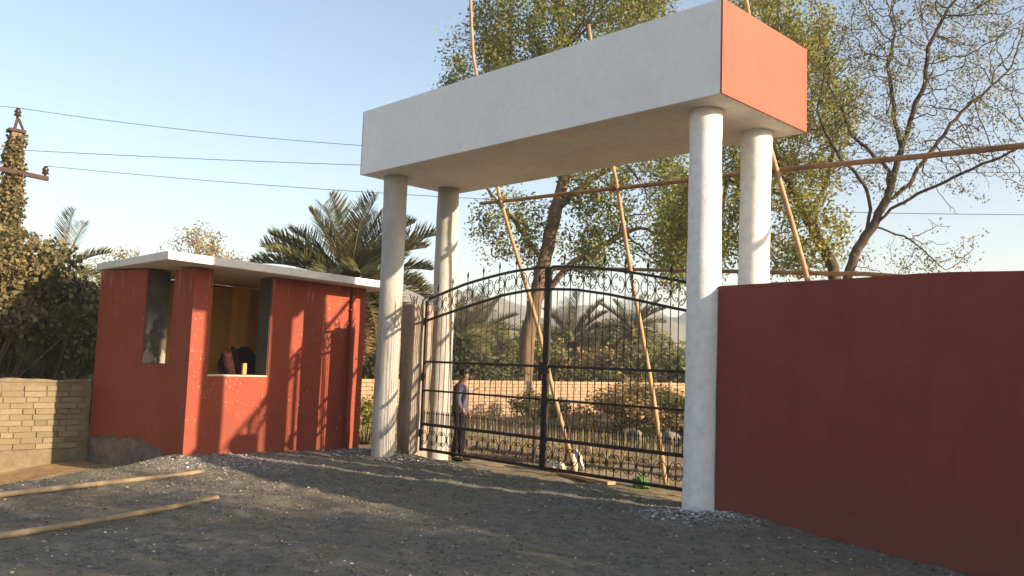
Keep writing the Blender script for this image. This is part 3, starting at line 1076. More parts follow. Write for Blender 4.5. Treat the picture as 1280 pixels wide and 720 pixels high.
def rock(name, c, r, seed, mat=None):
    return blob(name, mat or MT['stone'], None, c, r, seed, 0, .45, 8)


rl = [((-11.9, 16.0), .22, 'grey rock with the dry brush behind it, far across the yard'), ((-11.2, 16.4), .28, 'largest pale rock in the row across the yard'),
      ((-10.6, 16.1), .18, 'small pale rock in the row across the yard'), ((-12.6, 16.6), .2, 'pale rock at the booth end of the row across the yard')]
for i, ((x, y), s_, lab) in enumerate(rl):
    tag(rock('rock', (x, y, gzf(x, y) + s_ * .35), (s_, s_ * .8, s_ * .7), 30 + i), lab, 'rock', 'rocks across the yard')
sl_ = [((-4.86, 6.41), .035, 'flat pale stone on the gravel in front of the wall column'), ((-6.4, 5.6), .028, 'small grey stone on open gravel before the gate'),
       ((-3.9, 6.9), .03, 'small stone near the foot of the red wall'), ((-12.25, 5.42), .05, 'rough stone against the booth corner')]
for i, ((x, y), s_, lab) in enumerate(sl_):
    tag(rock('stone', (x, y, gzf(x, y) + s_ * .35), (s_ * 1.4, s_, s_ * .7), 50 + i), lab, 'stone', 'stones on the drive')

# ------------------------------------------------------------------ pebbles and litter
def pebbles():
    n = 17000
    x = RNG.uniform(-13, -1.6, n)
    y = RNG.uniform(1.2, 8.6, n)
    extra = []
    for cx, cy, sx, sy, k in ((-5.05, 7.75, .35, .22, 700), (-11.7, 6.0, .7, .6, 900), (-11.8, 8.2, .4, .4, 400), (-10.6, 8.2, 1.2, .25, 1500), (-7.5, 8.3, 2, .25, 1200)):
        extra.append(np.stack([RNG.normal(cx, sx, k), RNG.normal(cy, sy, k)], 1))
    P = np.concatenate([np.stack([x, y], 1)] + extra)
    P = P[(P[:, 1] < 8.66) & ~((P[:, 0] > -4.9) & (P[:, 1] > 8.05)) & ~((P[:, 0] < -12.4) & (P[:, 1] > 5.3))]
    n = len(P)
    s = .004 + .014 * RNG.random(n) ** 4 + .002
    base = np.array([(1, 0, 0), (0, 1, 0), (-1, 0, 0), (0, -1, 0), (0, 0, 1), (0, 0, -1)], float)
    jit = 1 + .35 * (RNG.random((n, 6, 1)) - .5) * 2
    V = base[None] * jit
    an = RNG.random(n) * 6.28
    ca, sa = np.cos(an)[:, None], np.sin(an)[:, None]
    Vx = V[:, :, 0] * 1.3
    Vy = V[:, :, 1]
    W = np.stack([Vx * ca - Vy * sa, Vx * sa + Vy * ca, V[:, :, 2] * .6], 2) * s[:, None, None]
    W[:, :, 0] += P[:, 0:1]
    W[:, :, 1] += P[:, 1:2]
    W[:, :, 2] += (gz(P[:, 0], P[:, 1]) + s * .25)[:, None]
    tri = np.array([(0, 1, 4), (1, 2, 4), (2, 3, 4), (3, 0, 4), (1, 0, 5), (2, 1, 5), (3, 2, 5), (0, 3, 5)])
    F = (tri[None] + (np.arange(n) * 6)[:, None, None]).reshape(-1, 3)
    o = bpy.data.objects.new('gravel', np_mesh('gravel', W.reshape(-1, 3), F, MT['pebble']))
    link(o)
    tag(o, 'loose grey gravel and pale chips strewn over the drive', 'gravel', kind='stuff')
    ch_ = np.concatenate([np.stack([RNG.normal(cx, sx, k), RNG.normal(cy, sy, k)], 1) for cx, cy, sx, sy, k in
                          ((-5.05, 7.74, .30, .15, 900), (-4.85, 7.85, .2, .1, 250), (-11.75, 5.75, .45, .4, 600), (-11.9, 8.3, .3, .3, 350), (-10.7, 8.1, .5, .25, 250))])
    ch_ = ch_[~((ch_[:, 0] > -4.93) & (ch_[:, 1] > 8.06)) & (ch_[:, 0] > -12.42) & (np.hypot(ch_[:, 0] + 5.14, ch_[:, 1] - 8.12) > .2)]
    V, F = leaf_quads(np.stack([ch_[:, 0], ch_[:, 1], gz(ch_[:, 0], ch_[:, 1]) + .006], 1), .03, RNG, flat=.75, ratio=1.1)
    o = bpy.data.objects.new('plaster_chips', np_mesh('plaster_chips', V, F, MT['cream_chip']))
    link(o)
    tag(o, 'whitish plaster chips fallen round the column foot and the booth front', 'plaster chips', kind='stuff')
    n = 900
    P = np.stack([RNG.uniform(-12.5, -1.8, n), RNG.uniform(1.2, 8.3, n)], 1)
    P = P[~((P[:, 0] > -4.9) & (P[:, 1] > 8.0)) & ~((P[:, 0] < -12.3) & (P[:, 1] > 5.2))]
    n = len(P)
    c0 = np.stack([P[:, 0], P[:, 1], gz(P[:, 0], P[:, 1]) + .008], 1)
    V, F = leaf_quads(c0, .035, RNG, flat=.8)
    o = bpy.data.objects.new('leaf_litter', np_mesh('leaf_litter', V, F, MT['litter']))
    link(o)
    tag(o, 'dry fallen leaves scattered on the gravel drive', 'leaf litter', kind='stuff')


# ------------------------------------------------------------------ vegetation
def leaf_quads(P, size, rg, flat=0.0, ratio=.5, droop=0.0):
    n = len(P)
    d = rg.normal(size=(n, 3))
    d[:, 2] = d[:, 2] * (1 - flat) - droop
    d /= np.linalg.norm(d, axis=1, keepdims=True) + 1e-9
    b = rg.normal(size=(n, 3))
    b[:, 2] *= (1 - flat * .7)
    w = np.cross(d, b)
    if flat > .5:
        w = np.cross(d, np.array([0, 0, 1.]) + b * .3)
    w /= np.linalg.norm(w, axis=1, keepdims=True) + 1e-9
    s = size * (.6 + .8 * rg.random((n, 1)))
    a_ = P
    tip = P + d * s
    mid = P + d * s * .45
    hw = w * s * ratio * .5
    up_ = np.cross(d, w) * s * .08
    V = np.stack([a_, mid + hw + up_, tip, mid - hw + up_], 1).reshape(-1, 3)
    F = np.arange(4 * n).reshape(n, 4)
    return V, F


def colonize(nodes, parent, attr, step, infl, kill, iters, rg):
    nodes = [np.array(p, float) for p in nodes]
    parent = list(parent)
    A = np.array(attr, float)
    N = np.array(nodes)
    D = np.full(len(A), 1e9)
    I = np.zeros(len(A), int)
    for k in range(0, len(N), 64):
        dd = np.linalg.norm(A[:, None] - N[None, k:k + 64], axis=2)
        j = dd.argmin(1)
        v = dd[np.arange(len(A)), j]
        b_ = v < D
        D[b_] = v[b_]
        I[b_] = j[b_] + k
    alive = D > kill
    for it in range(iters):
        act = alive & (D < infl)
        if not act.any():
            if not alive.any(): break
            act = alive & (D <= D[alive].min() + step)
        idx = np.where(act)[0]
        dirs = A[idx] - N[I[idx]]
        dirs /= np.linalg.norm(dirs, axis=1, keepdims=True) + 1e-9
        acc = {}
        for q, d_ in zip(I[idx], dirs):
            acc[q] = acc.get(q, 0) + d_
        new = []
        for q, d_ in acc.items():
            d_ = d_ / (np.linalg.norm(d_) + 1e-9) + rg.normal(size=3) * .18
            d_ /= np.linalg.norm(d_) + 1e-9
            new.append(N[q] + d_ * step)
            parent.append(q)
        b0 = len(N)
        new = np.array(new)
        N = np.concatenate([N, new])
        ai = np.where(alive)[0]
        dd = np.linalg.norm(A[ai][:, None] - new[None], axis=2)
        j = dd.argmin(1)
        v = dd[np.arange(len(ai)), j]
        b_ = v < D[ai]
        D[ai[b_]] = v[b_]
        I[ai[b_]] = j[b_] + b0
        alive = alive & (D > kill)
        if not alive.any() or len(N) > 9000: break
    return N, np.array(parent)


def tree_meshes(trunk_lines, ellipsoids, n_attr, step, infl, kill, r_tip, seed, leaf_mat_, bark_, leaf_size, per_node, leaf_spread,
                expo=2.35, shell=.0, leaf_r=2.0, keep=1.0, ratio=.5, trunk_r=None, maxit=90, cl=.9):
    rg = np.random.default_rng(seed)
    nodes, parent = [], []
    index = {}
    for line in trunk_lines:
        prev = None
        for i, p in enumerate(line):
            key = tuple(np.round(p, 3))
            if key in index:
                prev = index[key]
                continue
            q = np.array(p, float)
            if prev is not None:      # subdivide
                a0 = np.array(nodes[prev])
                L = np.linalg.norm(q - a0)
                k = max(1, int(L / step))
                for j in range(1, k + 1):
                    w = a0 + (q - a0) * j / k
                    if j < k: w = w + rg.normal(size=3) * step * .10
                    nodes.append(w)
                    parent.append(prev)
                    prev = len(nodes) - 1
            else:
                nodes.append(q)
                parent.append(-1)
                prev = len(nodes) - 1
            index[key] = prev
    at_ = []
    vol = np.array([e_[1][0] * e_[1][1] * e_[1][2] * (e_[2] if len(e_) > 2 else 1) for e_ in ellipsoids])
    for e_, k in zip(ellipsoids, (n_attr * vol / vol.sum()).astype(int)):
        d = rg.normal(size=(k, 3))
        d /= np.linalg.norm(d, axis=1, keepdims=True)
        rr = (shell ** 3 + (1 - shell ** 3) * rg.random((k, 1))) ** (1 / 3)
        at_.append(np.array(e_[0]) + d * rr * np.array(e_[1]))
    at_ = np.concatenate(at_)
    N, Pn = colonize(nodes, parent, at_, step, infl, kill, maxit, rg)
    n = len(N)
    rp_ = np.zeros(n)
    ch_n = np.zeros(n, int)
    for i in range(n - 1, -1, -1):
        if ch_n[i] == 0: rp_[i] = r_tip ** expo
        if Pn[i] >= 0:
            rp_[Pn[i]] += rp_[i]
            ch_n[Pn[i]] += 1
    R_ = rp_ ** (1 / expo)
    if trunk_r:
        R_ = np.where(R_ > r_tip * 2.2, r_tip * 2.2 + (R_ - r_tip * 2.2) * (trunk_r - r_tip * 2.2) / (R_[0] - r_tip * 2.2), R_)
    # polylines: follow thickest child
    kids = {}
    for i in range(n):
        if Pn[i] >= 0: kids.setdefault(Pn[i], []).append(i)
    mb = MB()
    starts = [(0, None)]
    while starts:
        s_, par = starts.pop()
        line = [] if par is None else [par]
        c_ = s_
        while True:
            line.append(c_)
            ks = kids.get(c_)
            if not ks: break
            ks = sorted(ks, key=lambda q: -R_[q])
            for q in ks[1:]: starts.append((q, c_))
            c_ = ks[0]
        if len(line) < 2: continue
        rs = [R_[q] for q in line]
        if par is not None: rs[0] = rs[1]
        if par is None:
            rs = [r_ * (1 + .25 * math.exp(-k * .5)) for k, r_ in enumerate(rs)]
        mb.tube([N[q] for q in line], rs, 10 if rs[0] > .1 else (6 if rs[0] > .03 else 4), cap=False)
    wood = mb.mesh('trunk', bark_, True)
    sel = np.where(R_ < r_tip * leaf_r)[0]
    q_ = vnoise(N[sel, 0] * cl + N[sel, 1] * cl * .6, N[sel, 2] * cl + N[sel, 1] * cl * .8) + .5
    sel = sel[rg.random(len(sel)) < keep * np.clip((q_ - .22) * 2.6, .04, 1.6)]
    P = np.repeat(N[sel], per_node, axis=0)
    P = P + rg.normal(size=P.shape) * leaf_spread
    V, F = leaf_quads(P, leaf_size, rg, droop=.35, ratio=ratio)
    return wood, np_mesh('crown', V, F, leaf_mat_), n, len(P)


def place_tree(name, loc, wood, crown, label, group=None, rz_=0, s=1.0, cat='tree'):
    t = empty(name, loc, rz_)
    t.scale = (s, s, s)
    tag(t, label, cat, group)
    inst('trunk', wood, t)
    inst('crown', crown, t)
    return t


def rel(lines, b): return [[tuple(np.array(p) - np.array(b)) for p in l] for l in lines]
def rele(es, b): return [(tuple(np.array(e_[0]) - np.array(b)), *e_[1:]) for e_ in es]


pebbles()
GT = 'trees behind the gateway'
RX = np.array([.705, .709, 0])       # sideways across the yard
FXv = np.array([-.709, .705, 0])     # deeper into the yard
# tree with the thick trunk seen through the gate
b = (-23.03, 23.64, -.5)
trunk = [(-23.03, 23.64, -.5), (-22.95, 23.72, 2.0), (-22.77, 23.89, 3.9), (-22.53, 24.11, 5.5), (-22.23, 24.38, 7.7), (-22.0, 24.59, 9.0), (-21.8, 24.6, 11.5), (-22.2, 24.3, 14.0)]
lims = [trunk,
        [trunk[3], (-23.3, 23.3, 7.0), (-24.4, 22.4, 8.6), (-25.0, 21.6, 11.5)],
        [trunk[4], (-20.9, 25.2, 9.0), (-19.6, 26.3, 9.9)],
        [trunk[5], (-22.9, 23.6, 11.0), (-24.0, 22.6, 13.5)],
        [trunk[2], (-21.7, 24.9, 5.6), (-20.0, 26.1, 6.8)]]
C0 = np.array((-22.3, 24.3, 0))
ell = [((C0 + RX * .6) + (0, 0, 14.6), (4.6, 4.2, 3.6)), ((C0 - RX * 2.4) + (0, 0, 12.6), (2.6, 2.6, 3.0)),
       ((C0 + RX * 3.6) + (0, 0, 8.2), (2.7, 3.0, 2.0), 2.6), ((C0 - RX * 1.6) + (0, 0, 6.9), (1.7, 1.8, 1.6), 2.4),
       ((C0 + RX * 2.2) + (0, 0, 10.6), (3.2, 3.0, 2.2)), ((C0 + RX * 4.6) + (0, 0, 6.0), (1.6, 1.8, 1.5), 3.0), ((C0 + RX * 1.4) + (0, 0, 6.0), (1.5, 1.8, 1.0), 3.0)]
w_, c_, n1, l1 = tree_meshes(rel(lims, b), rele(ell, b), 3800, .28, 2.2, .38, .011, 11, MT['leaf_green'], MT['bark'], .140, 44, .23, trunk_r=.30, ratio=.55, keep=.9, cl=.75)
place_tree('shade_tree', b, w_, c_, 'big leafy tree whose thick brown trunk shows through the gate', GT)
# bare branching tree behind the red wall
b = (-7.85, 18.4, -.4)
trunk = [(-7.85, 18.4, -.4), (-7.9, 18.37, 2.42), (-7.93, 18.36, 3.75), (-7.81, 18.41, 4.2), (-7.6, 18.5, 4.64), (-7.45, 18.56, 4.85)]
def dp_(l, d): return [tuple(np.array(p) + FXv * d * i / len(l)) for i, p in enumerate(l)]
L2 = [(-7.45, 18.56, 4.85), (-7.2, 18.66, 5.43), (-7.05, 18.72, 6.04), (-6.93, 18.76, 6.48), (-6.75, 18.83, 7.18), (-6.49, 18.92, 7.87), (-6.41, 18.94, 8.76), (-6.03, 19.07, 9.6)]
lims = [trunk,
        dp_([(-7.45, 18.56, 4.85), (-7.17, 18.67, 5.21), (-6.73, 18.83, 5.49), (-6.28, 18.99, 5.69), (-5.78, 19.15, 5.95), (-5.28, 19.29, 6.17), (-4.72, 19.44, 6.45), (-4.3, 19.53, 6.9)], -1.0),
        L2,
        [trunk[4]] + dp_([(-7.5, 18.54, 5.23), (-7.63, 18.49, 5.63), (-7.9, 18.37, 6.01), (-8.24, 18.23, 6.28), (-8.58, 18.07, 6.87), (-8.78, 17.97, 7.35)], -1.0),
        [L2[1]] + dp_([(-7.14, 18.68, 6.05), (-7.4, 18.58, 6.52), (-7.7, 18.46, 7.0), (-7.9, 18.37, 7.84), (-8.24, 18.22, 8.81)], 1.0),
        [L2[3]] + dp_([(-7.05, 18.72, 7.39), (-7.09, 18.7, 8.49), (-6.86, 18.79, 9.37)], .6),
        [L2[1]] + dp_([(-6.75, 18.8, 5.75), (-6.43, 18.94, 6.27), (-6.06, 19.06, 6.76), (-5.55, 19.22, 7.4), (-4.76, 19.42, 8.07)], 1.0),
        [trunk[5]] + dp_([(-6.88, 18.78, 4.62), (-6.59, 18.88, 4.26), (-6.3, 18.98, 3.82)], -.6)]
C0 = np.array((-6.9, 18.75, 0))
ell = [(C0 + (0, 0, 8.0), (2.6, 2.4, 2.6)), (C0 + RX * 1.8 + (0, 0, 7.0), (1.8, 1.6, 1.7)), (C0 - RX * 1.7 + (0, 0, 7.4), (1.6, 1.6, 2.0)), (C0 + RX * .8 + (0, 0, 9.6), (2.4, 2.0, 1.6)),
       (C0 + RX * .9 + (0, 0, 4.5), (.9, .8, .8)), (C0 - RX * .2 + (0, 0, 4.0), (.8, .8, .6))]
w_, c_, n2, l2 = tree_meshes(rel(lims, b), rele(ell, b), 3000, .15, 1.0, .20, .0052, 12, MT['leaf_olive'], MT['bark_dark'], .060, 14, .11, keep=.8, cl=1.3, trunk_r=.105, leaf_r=1.6, expo=2.0)
place_tree('bare_tree', b, w_, c_, 'sparse dark limbed tree with thin leaves rising behind the red wall', GT)
# yellow green tree between gateway and bare tree
b = (-9.75, 21.95, -.4)
trunk = [(-9.75, 21.95, -.4), (-9.79, 21.91, 2.58), (-9.84, 21.89, 4.4), (-10.06, 21.79, 4.9), (-10.43, 21.61, 5.72), (-10.72, 21.48, 6.39), (-11.09, 21.28, 7.3), (-11.47, 21.08, 8.22), (-11.67, 20.97, 9.26)]
lims = [trunk, [trunk[4], (-10.0, 21.9, 6.8), (-9.8, 22.0, 8.2)], [trunk[5], (-11.8, 20.8, 6.7), (-12.8, 20.2, 7.0)]]
C0 = np.array((-11.3, 21.2, 0))
ell = [(C0 + (0, 0, 8.6), (2.3, 2.3, 2.4)), (C0 - RX * .5 + (0, 0, 6.2), (2.2, 2.2, 1.7)), (C0 + RX * .9 + (0, 0, 5.3), (1.5, 1.8, 1.3)), (C0 + (0, 0, 11.0), (1.7, 1.7, 1.6)), (C0 - RX * 2.0 + (0, 0, 5.2), (1.4, 1.6, 1.2))]
w_, c_, n3, l3 = tree_meshes(rel(lims, b), rele(ell, b), 2200, .20, 1.4, .28, .007, 13, MT['leaf_yellow'], MT['bark_dark'], .110, 42, .18, trunk_r=.15, keep=1.0, cl=1.0)
place_tree('leafy_tree', b, w_, c_, 'yellow green leafy tree between the rear white column and the bare tree', GT)

# unseen tree added behind the red wall; crown shaped to shade the foreground gravel
b = (8.2, 9.6, -.4)
tr_ = [[(0, 0, -.1), (.1, -.2, 2.0), (.0, -.5, 3.6), (-.2, -.9, 5.2)], [(.1, -.2, 2.0), (.9, -1.0, 3.6), (1.3, -1.9, 4.6)], [(.0, -.5, 3.6), (-1.1, -1.4, 4.6)]]
w_, c_, _, _ = tree_meshes(tr_, [((0, -1.6, 5.0), (2.3, 2.6, 1.5)), ((0, -2.9, 4.2), (1.8, 1.6, 1.0)), ((0, -.3, 3.9), (1.9, 1.5, .9), 1.6)], 1100, .22, 1.4, .30, .009, 17, MT['leaf_green'], MT['bark'], .12, 26, .18, trunk_r=.15, keep=.9, cl=.8)
place_tree('shade_tree', b, w_, c_, 'unseen tree added behind the red wall, far along it from the gateway, to shade the gravel', GT)

# distant scrub trees beyond the booth roof
GS = 'far scrub trees'
sm = []
for k in range(2):
    tr_ = [[(0, 0, -.3), (.1, 0, 2.0), (.3, .1, 3.4)], [(.1, 0, 2.0), (-.9, .3, 4.2)], [(.1, 0, 2.0), (1.2, -.2, 4.6)], [(.3, .1, 3.4), (.5, .1, 6.4)]]
    w_, c_, _, _ = tree_meshes(tr_, [((0, 0, 5.8), (3.4, 3.0, 2.6)), ((.5, 0, 8.0), (2.2, 2, 1.7))], 700, .36, 2.6, .48, .016, 40 + k, MT['leaf_scrub'], MT['bark'], .20, 20, .30, trunk_r=.14)
    sm.append((w_, c_))
for i, (x, y, s_, lab) in enumerate(((-54.8, 24.3, 1.03, 'tallest pale yellow scrub tree rising behind the booth roof'), (-56.6, 20.3, .84, 'low pale scrub tree between the vine mass and the booth roof'),
                                      (-53.4, 27.2, .86, 'pale scrub tree beside the date palm behind the booth'), (-57.6, 17.6, .8, 'pale scrub tree showing next to the vine covered mass'))):
    w_, c_ = sm[i % 2]
    place_tree('scrub_tree', (x, y, 0), w_, c_, lab, GS, i * 1.9, s_)

# ---- date palms
def frond_mesh(L, droop, mat, seed, nl=62, width=.30):
    rg = np.random.default_rng(seed)
    t = np.linspace(0, 1, 15)
    rx = L * (t - .10 * t ** 2)
    rz_ = L * (.10 * t - droop * t ** 2.2)
    mb = MB()
    mb.tube([(x, 0, z) for x, z in zip(rx, rz_)], list(.012 * (1 - t) + .003), 5)
    for i in range(nl):
        u_ = .12 + .87 * i / (nl - 1)
        x = np.interp(u_, t, rx)
        z = np.interp(u_, t, rz_)
        ln = width * (math.sin(math.pi * min(1, u_ * .86 + .14)) ** .6 * .9 + .12) * rg.uniform(.85, 1.1)
        for sg in (-1, 1):
            fwd = .55 + .45 * u_
            d = np.array([fwd, sg * rg.uniform(.6, 1.0), rg.uniform(.1, .7)])
            d /= np.linalg.norm(d)
            w = np.array([.7, 0, -.7]) * .0062
            p0 = np.array([x, 0, z])
            p1 = p0 + d * ln * .55
            p2 = p0 + d * ln + np.array([0, 0, -.05 * ln])
            mb.add([p0 - w * .6, p0 + w * .6, p1 + w, p2, p1 - w], [(0, 1, 2, 3, 4)])
    return mb.mesh('frond', mat)


FR = [frond_mesh(1.0, d_, MT['palm'], 60 + i) for i, d_ in enumerate((.10, .22, .38, .52))]
FRD = frond_mesh(1.0, .62, MT['palm_dry'], 70)


def palm(loc, h, L, n, label, group=None, seed=0, dry=6, tr=.2):
    rg = random.Random(seed)
    t = empty('date_palm', loc)
    tag(t, label, 'palm', group)
    mb = MB()
    zz = np.linspace(-.3, h, max(4, int(h / .12)))
    mb.tube([(.02 * math.sin(z * 2), 0, z) for z in zz], [tr * (1.12 if i % 2 else .92) for i in range(len(zz))], 12)
    inst('trunk', mb.mesh('trunk', MT['palm_bark'], False), t)
    for i in range(n):
        f = i / max(1, n - 1)
        el = rad(72 - 112 * f ** .72 + rg.uniform(-10, 10))
        azm = i * 2.39996 + rg.uniform(-.2, .2)
        me = FR[min(3, int(f * 3.2 + rg.random()))]
        k = L * rg.uniform(.85, 1.1)
        inst('frond', me, t, (.06 * math.cos(azm), .06 * math.sin(azm), h + .1 - .3 * f), (rg.uniform(-.5, .5), -el, azm), (k, k, k))
    for i in range(dry):
        azm = rg.uniform(0, 6.28)
        k = L * rg.uniform(.45, .8)
        inst('frond', FRD, t, (.1 * math.cos(azm), .1 * math.sin(azm), h - .35), (0, rad(rg.uniform(20, 60)), azm), (k, k, k))
    return t


palm((-19.95, 13.35, -.1), 3.75, 2.75, 66, 'full date palm spreading its fronds behind the booth roof', seed=3, dry=16, tr=.28)
palm((-20.4, 6.05, -.1), 3.35, 1.35, 12, 'half buried palm whose fronds stick out of the vine covered mass', seed=5, dry=4)
palm((-18.6, 5.5, -.3), .9, 1.9, 22, 'low palm with drying fronds behind the tan brick wall', seed=8, dry=14)
GP = 'palms beyond the yard wall'
for i, (x, y, h, L, lab) in enumerate(((-32.8, 37.7, 3.3, 2.9, 'palm seen through the locked gate leaf, in front of the hills'), (-30.1, 39.9, 4.0, 2.4, 'slim palm seen beside the leaning pole through the locked gate leaf'),
                                        (-36.7, 33.9, 3.4, 2.6, 'palm seen through the gate leaf between column and thick trunk'), (-31.3, 27.5, 3.0, 2.2, 'dull palm standing just beyond the yard wall by the rear column'))):
    palm((x, y, gzf(x, y)), h, L, 34, lab, GP, 20 + i, 5)

# ---- clumped leaf masses
def clump_mesh(ells, n, size, seed, mat, shell=.7, ratio=.8, droop=.3, flat=0.0):
    rg = np.random.default_rng(seed)
    ar = np.array([(e_[1][0] * e_[1][1] + e_[1][1] * e_[1][2] + e_[1][0] * e_[1][2]) for e_ in ells])
    pts = []
    for e_, k in zip(ells, (n * ar / ar.sum()).astype(int)):
        d = rg.normal(size=(k, 3))
        d /= np.linalg.norm(d, axis=1, keepdims=True)
        rr = (shell + (1 - shell) * rg.random((k, 1)) ** .6) * (1 + .18 * rg.normal(size=(k, 1)))
        pts.append(np.array(e_[0]) + d * rr * np.array(e_[1]))
    V, F = leaf_quads(np.concatenate(pts), size, rg, flat, ratio, droop)
    return np_mesh('crown', V, F, mat)


def stems_mesh(n, spread, h, seed, mat, r=.02):
    rg = random.Random(seed)
    mb = MB()
    for i in range(n):
        a_ = rg.uniform(0, 6.28)
        s_ = spread * rg.uniform(.2, 1)
        hh = h * rg.uniform(.6, 1)
        mb.tube([(.1 * math.cos(a_), .1 * math.sin(a_), -.2), (s_ * .5 * math.cos(a_), s_ * .5 * math.sin(a_), hh * .5), (s_ * math.cos(a_ + .3), s_ * math.sin(a_ + .3), hh)], [r, r * .8, r * .3], 5)
    return mb.mesh('stem', mat, True)


# vine mass at the left, behind the tan brick wall
vm = empty('vine_covered_tree', (-19.2, 4.6, 0))
tag(vm, 'large mass of dusty dry leaved vine smothering a tree behind the tan brick wall', 'vine tree')
rg = np.random.default_rng(21)
es = []
for k in range(70):
    s_ = rg.uniform(-3.2, 1.75)
    topz = np.interp(s_, [-3.2, -.6, .2, .9, 1.75], [5.4, 4.5, 4.0, 3.75, 3.1])
    z = rg.uniform(.5, 1) ** .8 * (topz - .5)
    rr = rg.uniform(.28, .6)
    es.append(((rg.uniform(-.7, .9), s_, max(.6, z)), (rr, rr * rg.uniform(.8, 1.2), rr * rg.uniform(.7, 1.1))))
inst('crown', clump_mesh(es, 34000, .095, 22, MT['leaf_ivy'], .75, .95, .5), vm)
es2 = [((-.5, s_, z), (.8, .7, .7)) for s_ in np.arange(-3.2, 1.6, .7) for z in (.7, 1.7, 2.6)]
inst('undergrowth', clump_mesh(es2, 16000, .12, 23, MT['leaf_dark'], .3, .7, .3), vm)
inst('trunk', stems_mesh(22, 1.4, 3.6, 24, MT['bark_dark'], .05), vm)
inst('dry_stems', stems_mesh(40, 1.7, 2.6, 25, MT['palm_bark'], .018), vm)

# utility pole with vine
up_ = empty('utility_pole', (-21.38, 5.2, 0))
tag(up_, 'concrete utility pole with insulators rising out of the vine mass', 'utility pole')
MB().hexa([(-21.55, 5.03, -.5), (-21.21, 5.03, -.5), (-21.21, 5.37, -.5), (-21.55, 5.37, -.5), (-21.49, 5.06, 6.38), (-21.27, 5.06, 6.38), (-21.27, 5.28, 6.38), (-21.49, 5.28, 6.38)]).build('shaft', MT['polecon'], up_, bevel=.02)
MB().box((-21.53, 5.0, 6.383), (-21.23, 5.34, 6.45)).build('cap', MT['rust'], up_)
MB().prism([(-21.2, 2.6, 5.53), (-21.2, 5.85, 5.36), (-21.2, 5.85, 5.46), (-21.2, 2.6, 5.63)], (.09, 0, 0)).build('cross_arm', MT['rust'], up_)
def insul(x, y, z, nm='insulator'):
    o = MB().tube([(x, y, z), (x, y, z + .06), (x, y, z + .08), (x, y, z + .14), (x, y, z + .16), (x, y, z + .22), (x, y, z + .26)], [.02, .03, .085, .05, .08, .05, .03], 12).build(nm, MT['porcelain'], up_, True)
    return o
MB().prism([(-21.4, 5.10, 6.45), (-21.4, 5.16, 6.45), (-21.4, 5.2, 6.72), (-21.4, 5.15, 6.72)], (.06, 0, 0)).build('bracket', MT['rust'], up_)
MB().prism([(-21.4, 5.3, 6.45), (-21.4, 5.34, 6.45), (-21.4, 5.22, 6.72), (-21.4, 5.17, 6.72)], (.06, 0, 0)).build('bracket', MT['rust'], up_)
insul(-21.37, 5.17, 6.70)
insul(-21.16, 5.78, 5.44)
insul(-21.16, 2.8, 5.6)
vn = empty('climbing_vine', (-21.38, 5.2, 0))
tag(vn, 'dusty vine wound round the top of the utility pole', 'vine')
pv = []
for k in range(36):
    z = 1.8 + k * .125
    a_ = k * 1.1
    k2_ = 2.1 - .22 * z
    pv.append(((.17 * math.cos(a_), -.02 + .17 * k2_ * math.sin(a_), z), (.15, .15 * k2_, .2)))
    pv.append(((.14 * math.cos(a_ + 3), -.02 + .15 * k2_ * math.sin(a_ + 3), z), (.13, .13 * k2_, .2)))
inst('leaves', clump_mesh(pv, 9000, .075, 31, MT['leaf_ivy'], .6, .95, .5), vn)
vnm = MB().tube([(.23 * math.cos(k * .5), -.02 + .23 * math.sin(k * .5), .2 + k * .12) for k in range(52)], .02, 6).mesh('stem', MT['bark_dark'], True)
inst('stem', vnm, vn)

# overhead wires
def wire(p0, p1, sag, label, r_=.0065):
    p0, p1 = Vector(p0), Vector(p1)
    pts = []
    for t in np.linspace(0, 1, 40):
        p = p0.lerp(p1, t)
        p.z -= sag * 4 * t * (1 - t)
        pts.append(p)
    o = MB().tube(pts, r_, 5).build('overhead_wire', MT['wire'], None, True)
    tag(o, label, 'wire', 'overhead wires')


wire((-21.37, 5.17, 6.96), (-1.0, 22.2, 6.9), .9, 'topmost overhead wire tied to the insulator on the pole cap')
wire((-21.16, 5.78, 5.70), (-1.2, 21.9, 5.0), .36, 'lowest overhead wire tied to the insulator at the end of the cross arm')
wire((-21.9, 2.5, 5.72), (-1.6, 22.6, 6.1), .33, 'middle overhead wire passing behind the vine wrapped pole')
wire((-21.37, 5.17, 6.96), (-22.6, -10.0, 6.6), .3, 'short wire span leaving the pole cap away from the booth')

# ------------------------------------------------------------------ shrubs
def lumps(n, r, h, seed):
    rg = np.random.default_rng(seed)
    out = []
    for k in range(n):
        a_ = rg.uniform(0, 6.28)
        d = r * rg.random() ** .6
        z = h * (.18 + .72 * rg.random()) * (1 - .35 * d / r)
        q = r * rg.uniform(.22, .42)
        out.append(((d * math.cos(a_), d * math.sin(a_), z), (q, q, q * .8)))
    return out


SH = {}
for kind, mat, n, size in (('dark', 'leaf_dark', 2600, .20), ('olive', 'leaf_olive', 2400, .20), ('dry', 'leaf_dry', 2400, .18), ('green', 'leaf_green', 2600, .18)):
    SH[kind] = (clump_mesh(lumps(16, 2.0, 3.4, hash(kind) % 97 if False else len(kind) * 7), n, size, len(kind) * 5, MT[mat], .5, .6, .2), stems_mesh(14, 1.4, 2.6, len(kind), MT['bark_dark'], .03))


def shrub(kind, x, y, s, sz, label, group, rz_=0.0, name='shrub'):
    t = empty(name, (x, y, gzf(x, y) - .05), rz_)
    t.scale = (s, s, sz)
    tag(t, label, 'shrub', group)
    inst('foliage', SH[kind][0], t)
    inst('stem', SH[kind][1], t)
    return t


